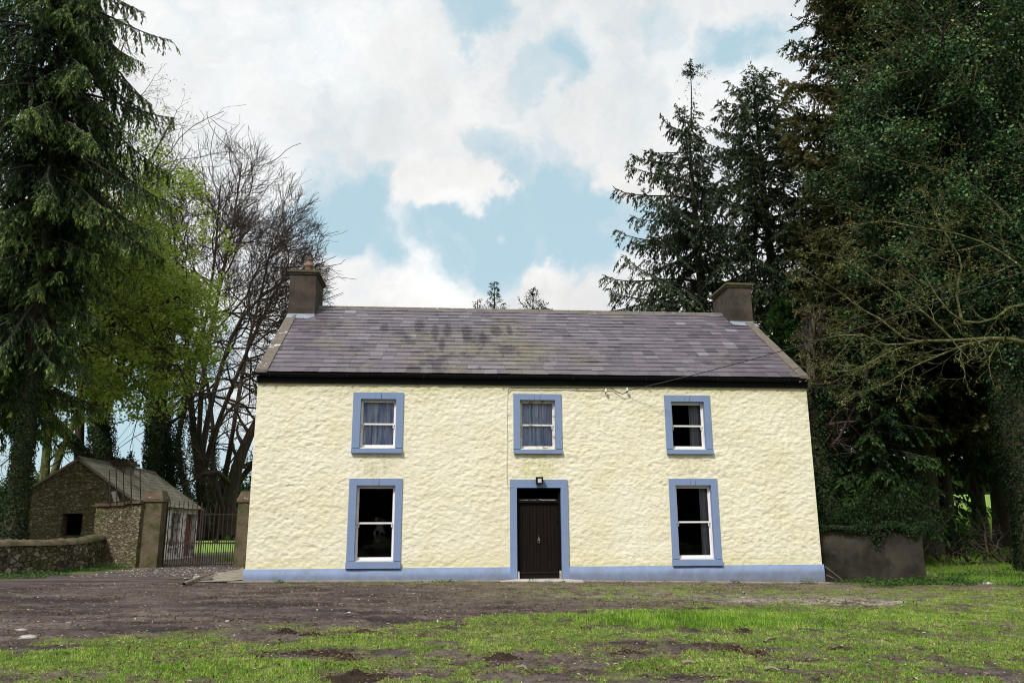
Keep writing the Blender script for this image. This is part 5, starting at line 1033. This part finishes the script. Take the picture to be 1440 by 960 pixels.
# L4 ivy column trunk px215 and a leaning neighbour
r=tree('ivy_clad_tree',ground_pt(216,23.5),'straight tree trunk wrapped in dark ivy right of the outbuilding chimney')
hl=[handlimb([(215,755),(216,680),(219,600),(222,540),(228,470),(232,400)],23.5,(.42,.14)),handlimb([(236,755),(237,700,1),(240,650,1),(230,590,1),(236,530,1),(245,470,1)],23.5,(.30,.10))]
tm=MB(); P0,R0=stack(hl); tubes(tm,P0,R0,9,rough=.12); part('trunk',tm,M['bark'],r); mb=MB(); ivy_on(mb,P0[0][:10],R0[0][:10],1200,.11,.26); ivy_on(mb,P0[1][:8],R0[1][:8],900,.11,.34); part('ivy',mb,M['ivydark'],r)
L1=grow(*kids(P0,R0,10,.5,1.,45,14,.4,.5),.012,6,.2,.04); L2=grow(*kids(*L1,6,.15,1.,45,15,.55,.6),.008,5,.2,.02); cm=MB(); limbs_to_mb([L1,L2],cm,[1,0],(5,3)); part('crown',cm,[M['twig'],M['bark']],r)
# L5 slender twin-stemmed tree behind the outbuilding's left end, sparse leaves
r=tree('twin_stemmed_tree',ground_pt(62,22.),'slender mossy twin stemmed tree behind the left end of the outbuilding')
hl=[handlimb([(62,750),(62,700),(64,650),(68,600),(60,540),(40,470)],22,(.30,.08)),handlimb([(64,730),(70,690),(84,640),(102,600),(110,560),(120,510)],22,(.24,.07)),handlimb([(62,690),(40,650),(20,640),(0,655),(-20,660)],22,(.07,.02))]
tm=MB(); P0,R0=stack(hl); tubes(tm,P0,R0,8,rough=.12); part('trunk',tm,M['moss'],r)
L1=grow(*kids(P0,R0,8,.2,1.,55,14,.34,.35),.010,6,.22,.0); L2=grow(*kids(*L1,5,.2,1.,45,15,.55,.6),.007,5,.2,0); cm=MB(); limbs_to_mb([L1,L2],cm,[0,0],(4,3)); clumpleaves(cm,L2[0][::2,-1],np.full(len(L2[0][::2]),.35),7,.10,1,.45,.2); part('crown',cm,[M['twig'],M['spring']],r)
# L6 leafy tree seen behind the cedar's edge (pale upper twigs)
YE=19.
r=tree('sparse_leafed_tree',ground_pt(110,YE+5),'tall tree with sparse pale new leaves showing beyond the cedar edge')
hl=[handlimb([(110,755,5),(112,600,4),(120,450,3),(140,320,2),(165,200,1),(190,130,0)],YE,(.30,.04)),handlimb([(118,480,3),(150,360,2),(190,270,1),(225,200,0),(245,165,0)],YE,(.16,.03)),handlimb([(130,380,2),(120,280,1),(135,180,0),(160,100,0),(175,60,0)],YE,(.14,.03))]
tm=MB(); P0,R0=stack(hl); tubes(tm,P0,R0,8,rough=.12); part('trunk',tm,M['bark'],r)
L1=grow(*kids(P0,R0,12,.4,1.,45,14,.22,.5),.010,6,.2,.03); L2=grow(*kids(*L1,6,.15,1.,45,15,.6,.6),.007,5,.2,0); L3=grow(*kids(*L2,3,.15,1.,45,15,.6,.6),.006,3,.2,0)
cm=MB(); limbs_to_mb([L1,L2,L3],cm,[0,0,0],(4,3,3)); clumpleaves(cm,L3[0][::2,-1],np.full(len(L3[0][::2]),.25),5,.085,1,.42,.2); part('crown',cm,[M['twig'],M['spring']],r)
# ivy clad trunk in the foreground-left between cedar & cottage handled by cedar
# far trees on the left horizon
r0=None
for i,(px,Y,h,w) in enumerate([(30,60,7,5),(90,64,6,5),(185,70,6.5,6),(305,75,8,6),(340,66,7,4)]):
    rng=np.random.default_rng(300+i); b=ground_pt(px,Y); r=tree('distant_tree',b,['distant round tree behind the cedar trunk','distant tree low behind the outbuilding gable','distant tree low between the ivy clad trunks','distant dark tree seen over the gate','distant dark tree beside the right gate pier'][i],group='distant trees on the left horizon')
    tm=MB(); P=curve([b,b+[0.2,0,h*.3],b+[.1,0,h*.7]],6); tubes(tm,P,np.linspace(.3,.1,6),6); part('trunk',tm,M['bark'],r)
    C=b+[0,0,h*.55]+rdir(60)*rng.random((60,1))**.4*[w*.55,w*.5,h*.42]; lm=MB(); clumpleaves(lm,C,np.full(60,1.3),90,.32,0,.35,.2); part('crown',lm,M['ivydark'],r)
print('left trees',time.time()-T0)
# ---- RIGHT SIDE
# R3 ivy trunk right behind the house
YI=4.2
rng=np.random.default_rng(77)
b=ground_pt(1172,YI); b[0]=max(b[0],10.55)
r=tree('ivy_clad_tree',b,'ivy smothered trunk close behind the right corner of the house')
P=curve([b,b+[-.05,0,2],b+[-.2,.2,4],b+[-.1,.4,6],b+[.2,.5,8]],16); R=np.linspace(.36,.09,16); tm=MB(); tubes(tm,P,R,9,rough=.12)
part('trunk',tm,M['bark'],r); mb=MB(); ivy_on(mb,P[:12],R[:12]+.02,1100,.085,.26,vmid=.34); part('ivy',mb,M['ivydark'],r)
L1=grow(*kids(P[None],R[None],30,.38,1.,55,16,.20,.4),.012,6,.25,.03); L2=grow(*kids(*L1,6,.1,1.,45,16,.6,.6),.008,5,.25,0); L3=grow(*kids(*L2,4,.1,1.,45,16,.6,.6),.006,4,.25,0)
cm=MB(); limbs_to_mb([L1,L2,L3],cm,[0],(5,3,3)); part('crown',cm,M['twig'],r)
# R4 bright cypress just behind right chimney
b=ground_pt(1128,9.); conifer('green_cypress',b,9.6,.2,[(0,1.0),(.3,1.7),(.7,1.5),(.9,.9),(1,.2)],'bright green cypress peeping out right of the roof verge',M['brightcypress'],nb=110,z0=.8,el=(15,60),droop=.1,card=(.15,.06),perm=46,hang=.0,seed=11,secgap=.16,vmid=.5,tipv=.5,upturn=.4)
# R5 big brownish cypress mass
b=ground_pt(1225,6.8); b[0]=atY(1262,150,6.8)[0]-.8; conifer('brown_green_cypress',b,25,.36,[(0,2.6),(.25,3.9),(.45,4.1),(.7,4.0),(.85,3.5),(1,.8)],'towering brownish green cypress between the spruces and the ivy covered tree',M['cypress'],nb=330,z0=4.,el=(5,42),droop=.22,card=(.16,.055),perm=48,hang=.35,seed=12,seclen=.32,secgap=.18,vmid=.45,tipv=.5,upturn=.2,lean=(1.0,0))
b=ground_pt(1190,12.); b[0]=atY(1172,300,12.)[0]; conifer('brown_green_cypress',b,17.5,.35,[(0,2.2),(.4,3.3),(.7,2.6),(1,.5)],'shorter olive cypress in the gap beside the second spruce',M['cypress'],nb=140,z0=6.5,el=(5,42),droop=.25,card=(.2,.065),perm=36,hang=.4,seed=14,secgap=.22,vmid=.42,tipv=.4)
b=ground_pt(1292,12.5); b[0]=atY(1330,150,12.5)[0]; conifer('brown_green_cypress',b,23,.45,[(0,2.6),(.4,3.6),(.75,3.4),(1,.8)],'dark cypress hidden behind the towering brownish green one',M['hemlock'],nb=150,z0=3.,el=(5,38),droop=.25,card=(.22,.08),perm=34,hang=.4,seed=13,secgap=.22,vmid=.4,tipv=.3)
# R6 dark hemlocks of the understorey with drooping sprays, trunks showing at the bottom
for px,Y,H,w,z0,lab,s in ((1243,4.6,8.5,2.3,1.5,'dark drooping hemlock just behind the low rendered wall',21),(1335,7.5,10,2.9,3.4,'dark hemlock with bushy foot right of the wall end',22),(1255,9.5,12,3.2,1.8,'tall dark hemlock behind the wall end',23),(1432,6.8,11,3.0,4.0,'dark hemlock at the right edge over the dead roots',24),(1378,11.,14,3.2,4.9,'dark hemlock further back with a bare lower trunk',25),(1500,9.,14,3.6,4.4,'dark hemlock at the far right edge of the trees',27),(1320,17.,17,3.8,5.6,'farthest dark hemlock behind the right hand trees',28),(1440,18,18,4.2,5.8,'farther dark hemlock at the right of the field gap',29)):
    b=ground_pt(px,Y); conifer('hemlock_tree',b,H,.2 if H<12 else .3,[(0,w*.8),(.25,w),(.6,w*.85),(.85,w*.6),(1,.4)],lab,M['hemlock'],nb=int(72 if Y<10 else 64),z0=z0,el=(-8,25),droop=.5,card=(.18,.065) if Y<10 else (.26,.09),perm=32 if Y<10 else 22,hang=.6,seed=s,seclen=.34,secgap=.22,vmid=.42,tipv=.5,upturn=.0,group='dark hemlocks right of the house')
print('right conifers',time.time()-T0)
# R7 huge ivy covered tree on the right edge
rng=np.random.default_rng(99)
YV=2.2
b=ground_pt(1452,YV); r=tree('ivy_covered_tree',b,'huge old tree smothered in glossy ivy at the right edge')
T=[curve([b+[0,0,-.3],b+[.1,0,2.5],b+[-.1,.2,5.5],b+[.3,.2,9],b+[.0,.5,14],b+[.4,.8,23]],16)]; Rr=[np.linspace(.52,.15,16)]
for (dx,dy,z1,z2,ln) in ((-3.2,-.6,6,11.5,1),(-2.6,.6,8,16,1),(-3.4,.0,9,13.5,1),(-1.6,-.8,12,20,1),(3.6,.3,9,15,1),(3.4,.8,13,20,1),(1.6,-.4,14,22,1),(-1.0,.6,14,22.5,1),(2.8,.2,5,11,1),(-1.2,-1.2,10,19,1),(2.2,1.0,9,18,1),(1.0,-1.5,5.5,12,1),(-3.0,.8,10.5,15,1),(-.6,1.6,7,17,1)):
    s=np.array([np.interp(z1,[0,5.5,9,20],[b[0],b[0]-.1,b[0]+.3,b[0]+.4]),b[1]+.2,b[2]+z1]); e=np.array([b[0]+dx,b[1]+dy,b[2]+z2]); m=(s+e)/2+[dx*.18,dy*.2,-.6]; T.append(curve([s,m,e],16)); Rr.append(np.linspace(.26,.05,16))
P0=np.array(T); R0=np.array(Rr); tm=MB(); tubes(tm,P0,R0,10,rough=.12); part('trunk',tm,M['bark'],r)
L1=grow(*kids(P0[1:],R0[1:],11,.2,1.,55,15,.42,.5),.02,6,.22,.05); L1t=grow(*kids(P0[:1],R0[:1],26,.32,1.,60,15,.16,.4),.02,6,.22,.03); L1=(np.concatenate([L1[0],L1t[0]]),np.concatenate([L1[1],L1t[1]]))
L2=grow(*kids(*L1,6,.2,1.1,50,15,.55,.5),.008,5,.28,.0); L3=grow(*kids(*L2,5,.3,1.1,45,18,.85,.6,minr=.008),.006,5,.34,0)
cm=MB(); limbs_to_mb([L1,L2,L3],cm,[1,0,0],(5,4,3)); part('branches',cm,[M['moss'],M['bark']],r)
C=np.concatenate([L1[0][:,1:].reshape(-1,3)[::1],P0[:,4:].reshape(-1,3),L2[0][:,2][::2]]); C=C[C[:,2]>b[2]+4.5]; C=C+rng.normal(size=C.shape)*.18
print('ivy clumps',len(C)); lm=MB(); kk_=vn(C[:,0]*1.1+C[:,1]*.6,C[:,2]*1.0+C[:,1]*.4,321)*.8+rng.random(len(C))*.25; C=C[kk_>.42]; ivy_puffs(lm,C,rng.uniform(.4,.8,len(C)),135,.105,0,.50)
for k in range(1,len(P0)): ivy_on(lm,P0[k],R0[k],700,.09,.40,vmid=.45)
ivy_on(lm,P0[0][6:],R0[0][6:],1500,.09,.45,vmid=.42); part('ivy',lm,M['ivy'],r); lm=MB(); ivy_on(lm,P0[0][:9],R0[0][:9],1500,.075,.2,vmid=.25); part('trunk_ivy',lm,M['ivydark'],r)
# R8 bare mossy limbs reaching left in front, budding
r=tree('mossy_bare_tree',np.array([*atY(1500,740,0.2)[:2],-.1]),'bare mossy tree whose lichened budding branches reach left over the wall')
Y0=.2
tb=atY(1500,760,Y0)
hl=[handlimb([(1500,780),(1502,700),(1500,620),(1490,540),(1470,480),(1460,420)],Y0,(.20,.10)),
    handlimb([(1475,500),(1440,480,-.2),(1400,476,-.3),(1340,479,-.4),(1290,480,-.5),(1254,487,-.6),(1210,470,-.7),(1150,478,-.8)],Y0,(.075,.010)),
    handlimb([(1310,479,-.4),(1274,477,-.4),(1240,450,-.3),(1206,431,-.2),(1178,408,-.1),(1150,392,0),(1115,367,0)],Y0,(.035,.007)),
    handlimb([(1400,476,-.3),(1360,484,-.4),(1320,500,-.5),(1285,515,-.6),(1240,542,-.7),(1190,557,-.8)],Y0,(.04,.007)),
    handlimb([(1465,440),(1436,427,.1),(1392,451,.2),(1353,452,.3),(1320,420,.4),(1290,370,.5),(1262,340,.5)],Y0,(.05,.008)),
    handlimb([(1462,430),(1440,380,.0),(1400,350,.2),(1350,330,.3),(1290,320,.4),(1230,310,.5),(1180,330,.4)],Y0,(.05,.008)),
    handlimb([(1353,452,.3),(1345,410,.2),(1352,370,.1),(1330,330,0),(1310,290,0),(1290,260,0)],Y0,(.04,.008)),
    handlimb([(1462,410),(1430,320,.2),(1380,270,.4),(1330,240,.5),(1280,230,.5),(1230,215,.5)],Y0,(.05,.008)),
    handlimb([(1340,479,-.4),(1300,440,-.5),(1255,410,-.5),(1210,380,-.5),(1170,360,-.5),(1135,355,-.5)],Y0,(.04,.008)),
    handlimb([(1290,480,-.5),(1240,500,-.6),(1200,520,-.7),(1160,520,-.7),(1135,505,-.7)],Y0,(.03,.008))]
P0,R0=stack(hl); tm=MB(); tubes(tm,P0,R0,7,rough=.15); part('trunk',tm,M['moss'],r)
L1=grow(*kids(P0[1:],R0[1:],12,.15,1.,45,14,.28,.42,flat=.2,minr=.007),.006,6,.22,.0); L2=grow(*kids(*L1,5,.1,1.,42,15,.55,.7,minr=.005),.004,5,.26,.01); L3=grow(*kids(*L2,3,.1,1.,42,15,.55,.75,minr=.004),.003,4,.26,.02)
cm=MB(); limbs_to_mb([L1,L2,L3],cm,[0],(5,4,3)); C=np.concatenate([L3[0][:,-1],L2[0][:,-1]]); n=len(C); cards(cm,C,rdir(n),rdir(n),.045*rng.uniform(.6,1.5,n),.022,1,np.clip(.5+.25*rng.normal(size=n),0,1)); k=rng.random(n)<.35; clumpleaves(cm,C[k],np.full(k.sum(),.10),5,.04,1,.5,.25); print('moss',n)
part('crown',cm,[M['moss'],M['buds']],r)
# budding undershoots near the ivy tree (yellow green) at (1400,560)
# dead root plate and brush under trees
rng=np.random.default_rng(5)
p=atG(1372,792); r=tree('dead_brush_pile',p,'tangled pile of dead roots and branches under the right hand trees','brush pile')
for i in range(26):
    a=rng.uniform(-1.6,1.6); s=p+[a,rng.uniform(-.6,.8),.02]; d=np.array([rng.normal()*.9,rng.normal()*.5,abs(rng.normal())*.6+.1]); Pq,Rq=grow(s[None],d[None],rng.uniform(.6,1.7),rng.uniform(.02,.06),.01,7,.35,-.03); k1=grow(*kids(Pq,Rq,5,.2,1.,55,20,.5,.6),.006,5,.3,0); k2=grow(*kids(*k1,3,.2,1.,55,20,.5,.6),.004,4,.3,0); mb=MB(); limbs_to_mb([(Pq,Rq),k1,k2],mb,[0],(6,4,3)); part('branch',mb,M['bark'],r)
# fallen log bits / pale stone at right edge
for (px,py,s,lab) in ((1385,821,.16,'pale flat stone at the right edge of the grass'),(1400,817,.10,'smaller pale stone beside the flat one at the right edge'),(40,893,.09,'grey stone at the lower left edge of the drive'),(30,886,.06,'small grey stone above the lower left one'),(898,877,.04,'small white stone right of centre on the drive edge')):
    q=atG(px,py); mb=MB(); V=IV2*s*np.array([1.3,.9,.4])*(1+.12*(rng.random((len(IV2),1))-.5)); mb.add(V,IF2,0,.85,True); o=mb.build('field_stone',M['pebble']); o.location=(q[0],q[1],float(gheight(q[0],q[1]))); tag(o,lab,'stone','loose stones about the yard')
# distant hedge line on the horizon
mb=MB(); n=16000; ang=rng.uniform(-1.05,1.15,n); rr=rng.uniform(120,135,n); x=np.sin(ang)*rr; y=np.cos(ang)*rr-20; h=3.0+2.8*fbm(ang*14,ang*0,7,3); z=G(x,y)+h*rng.random(n)**.8
cards(mb,np.stack([x,y,z],1),rdir(n)+[0,0,.5],rdir(n)+[0,-1,0],2.2,1.8,0,np.clip(.5+.25*rng.normal(size=n),0,1)); o=mb.build('distant_hedgerow',M['ivydark']); tag(o,'far hedgerow along the horizon behind the trees','hedgerow',kind='stuff')
# low branches of a hedge of shrubs right of centre background (fills under hemlocks)
for i,(px,Y,h,w,lab) in enumerate(((1338,7.0,1.2,.7,'dark bushy shrub at the foot of the middle right tree'),(1222,3.,2.4,1.5,'dark shrub mass over the low rendered wall'),(1265,3.4,2.8,1.5,'dark shrub over the right end of the low wall'))):
    rng=np.random.default_rng(500+i); b=ground_pt(px,Y); r=tree('evergreen_shrub',b,lab,'shrub'); tm=MB(); P,R=grow(np.repeat(b[None],9,0),rdir(9)*[1,1,.3]+[0,0,1.2],h*.8,.04,.01,6,.2,0); tubes(tm,P,R,5); part('stems',tm,M['bark'],r)
    C=b+[0,0,h*.58]+rdir(70)*rng.random((70,1))**.4*[w,w*.7,h*.45]; lm=MB(); clumpleaves(lm,C,rng.uniform(.3,.6,70),120,.065,0,.42,.28,down=.6,aspect=.5); part('foliage',lm,M['hemlock'],r)
mb=MB(); n=9000; x=rng.uniform(-70,70,n); y=-62+rng.normal(size=n)*2; h=13+5*fbm(x*.12,x*0,17,3); z=h*rng.random(n)**.7  # unseen tree line behind the camera, added for the pane reflections
cards(mb,np.stack([x,y,z],1),rdir(n)+[0,0,.5],rdir(n)+[0,1,0],2.4,2.0,0,np.clip(.5+.25*rng.normal(size=n),0,1)); o=mb.build('tall_hedgerow',M['ivydark']); tag(o,'tall dark hedgerow unseen behind the viewer, mirrored in the window panes','hedgerow',kind='stuff')
# dandelions / daisies
mb=MB(); x,y=scatter(160,-6,13,-12,-1.5); P=np.stack([x,y,gheight(x,y)+.05],1); n=len(x)
for k in range(5):
    a=k*2*np.pi/5; D=np.tile([np.cos(a),np.sin(a),.1],(n,1)); cards(mb,P,D,np.tile([0,0,1.],(n,1)),.014,.010,0,.5)
o=mb.build('daisies',M['flower']); tag(o,'tiny white daisies dotted through the lawn','flowers',kind='stuff')
print('trees done',time.time()-T0)
# ------------------------------------------------------------------ SKY
w=bpy.data.worlds.new('World'); sc.world=w; w.use_nodes=True; nt=w.node_tree; N=nt.nodes; L=nt.links; N.clear()
SUN_EL,SUN_AZ=RAD(48),RAD(-146)   # azimuth measured clockwise from +Y (north); sun is behind-left of the camera
sky=N.new('ShaderNodeTexSky'); sky.sky_type='NISHITA'; sky.sun_disc=False; sky.sun_elevation=SUN_EL; sky.sun_rotation=SUN_AZ; sky.air_density=1.0; sky.dust_density=1.5; sky.ozone_density=1.0
co=N.new('ShaderNodeTexCoord').outputs['Generated']
nm=N.new('ShaderNodeVectorMath'); nm.operation='NORMALIZE'; L.new(co,nm.inputs[0]); dirv=nm.outputs[0]
def math_(op,a,b=None,c=None,clamp=False):
    m=N.new('ShaderNodeMath'); m.operation=op; m.use_clamp=clamp
    for i,v in enumerate((a,b,c)):
        if v is None: continue
        if isinstance(v,(int,float)): m.inputs[i].default_value=v
        else: L.new(v,m.inputs[i])
    return m.outputs[0]
warp=noise(N,L,dirv,7,8,.62); wv=N.new('ShaderNodeVectorMath'); wv.operation='MULTIPLY_ADD'; L.new(warp.outputs['Color'],wv.inputs[0]); wv.inputs[1].default_value=(.18,.18,.18); sub=N.new('ShaderNodeVectorMath'); sub.operation='SUBTRACT'; L.new(dirv,sub.inputs[0]); sub.inputs[1].default_value=(.09,.09,.09); L.new(sub.outputs[0],wv.inputs[2])
nw=N.new('ShaderNodeVectorMath'); nw.operation='NORMALIZE'; L.new(wv.outputs[0],nw.inputs[0]); wd=nw.outputs[0]
def gap(px,py,rdeg,wt):
    d=norm(ray(px,py)); dp=N.new('ShaderNodeVectorMath'); dp.operation='DOT_PRODUCT'; L.new(wd,dp.inputs[0]); dp.inputs[1].default_value=tuple(d)
    mr=N.new('ShaderNodeMapRange'); mr.interpolation_type='SMOOTHSTEP'; mr.inputs[1].default_value=math.cos(RAD(rdeg)); mr.inputs[2].default_value=math.cos(RAD(rdeg*.25)); mr.inputs[3].default_value=0; mr.inputs[4].default_value=wt; L.new(dp.outputs['Value'],mr.inputs[0]); return mr.outputs[0]
dens=math_('MULTIPLY_ADD',noise(N,L,wd,7,10,.66).outputs[0],1.3,.05)
for g_ in [(470,275,4.0,-.45),(440,310,4.,-.35),(530,265,2.6,-.35),(500,345,4.,-.30),(570,350,3.6,-.30),(640,345,3.4,-.38),(700,350,3.4,-.45),(745,300,4.3,-.50),(800,270,3.8,-.36),(850,310,4.2,-.45),(830,365,3.,-.40),(695,215,1.9,-.38),(760,225,2.4,-.12),(790,90,2.2,-.26),(790,125,2.,-.28),(730,120,1.8,-.25),(660,3,3.,-.5),(1010,45,2.5,-.42),(1050,35,2.4,-.25),(920,20,2.,-.2),(30,45,4.,-.5),(895,255,2.4,.30),(860,235,1.8,.25),(620,280,2.6,.55),(670,295,2.4,.55),(575,275,1.8,.35),(700,320,1.4,.25),(600,415,4.,.35),(780,390,3.0,.40),(500,400,3.,.3),(470,360,2.,.15),(60,640,9,-.6),(230,620,9,-.45)]:
    dens=math_('ADD',dens,gap(*g_))
cl=N.new('ShaderNodeMapRange'); cl.interpolation_type='SMOOTHSTEP'; cl.inputs[1].default_value=.04; cl.inputs[2].default_value=.90; L.new(dens,cl.inputs[0])
shade=noise(N,L,wd,4,6,.6); cr=ramp(N,[(.32,(8.6,8.7,8.9)),(.5,(10.3,10.25,10.2)),(.7,(12.2,12.1,11.9))]); 
def ramp_hdr(fac,lo,mid,hi):
    a=mix(N,L,1.,(0,0,0),lo) 
    return None
mr=N.new('ShaderNodeMapRange'); mr.inputs[1].default_value=.32; mr.inputs[2].default_value=.68; mr.inputs[3].default_value=.76; mr.inputs[4].default_value=1.14; L.new(shade.outputs[0],mr.inputs[0])
cc=N.new('ShaderNodeVectorMath'); cc.operation='SCALE'; cc.inputs[0].default_value=(8.6,8.55,8.5); L.new(mr.outputs[0],cc.inputs['Scale'])
skyb=N.new('ShaderNodeMix'); skyb.data_type='RGBA'; skyb.inputs[0].default_value=.80; L.new(sky.outputs[0],skyb.inputs[6]); skyb.inputs[7].default_value=(5.2,7.15,8.0,1)
mx=N.new('ShaderNodeMix'); mx.data_type='RGBA'; L.new(cl.outputs[0],mx.inputs[0]); L.new(skyb.outputs[2],mx.inputs[6]); L.new(cc.outputs[0],mx.inputs[7])
bg=N.new('ShaderNodeBackground'); bg.inputs['Strength'].default_value=.084; L.new(mx.outputs[2],bg.inputs[0]); wo=N.new('ShaderNodeOutputWorld'); L.new(bg.outputs[0],wo.inputs[0])
w.cycles.sampling_method='MANUAL'; w.cycles.sample_map_resolution=512
sd=bpy.data.lights.new('sun','SUN'); sd.energy=3.1; sd.angle=RAD(9); sd.color=(1,.965,.90); so=bpy.data.objects.new('sun',sd); COL.objects.link(so)
import mathutils
dsun=mathutils.Vector((math.sin(SUN_AZ)*math.cos(SUN_EL),math.cos(SUN_AZ)*math.cos(SUN_EL),math.sin(SUN_EL))); so.rotation_euler=dsun.to_track_quat('Z','Y').to_euler(); so.location=(0,-30,40)
# ------------------------------------------------------------------ camera
cd=bpy.data.cameras.new('camera'); co_=bpy.data.objects.new('camera',cd); COL.objects.link(co_); cd.sensor_width=36; cd.lens=36*F_PX/1440; cd.clip_end=6000; cd.clip_start=.1
mt=mathutils.Matrix((( RT[0],UP[0],-fwd[0],CAM[0]),(RT[1],UP[1],-fwd[1],CAM[1]),(RT[2],UP[2],-fwd[2],CAM[2]),(0,0,0,1))); co_.matrix_world=mt; sc.camera=co_
sc.view_settings.view_transform='Standard'; sc.view_settings.look='None'; sc.view_settings.exposure=.36; sc.view_settings.gamma=1; sc.view_settings.use_curve_mapping=False
sc.cycles.use_denoising=True; sc.cycles.denoiser='OPENIMAGEDENOISE'; sc.cycles.denoising_prefilter='ACCURATE'; sc.cycles.denoising_input_passes='RGB_ALBEDO_NORMAL'; sc.cycles.pixel_filter_type='BLACKMAN_HARRIS'; sc.cycles.filter_width=1.05; sc.cycles.max_bounces=6; sc.cycles.diffuse_bounces=3; sc.cycles.glossy_bounces=2; sc.cycles.transmission_bounces=4; sc.cycles.transparent_max_bounces=6
print('total',time.time()-T0, 'polys',sum(len(o.data.polygons) for o in bpy.data.objects if o.type=='MESH'))
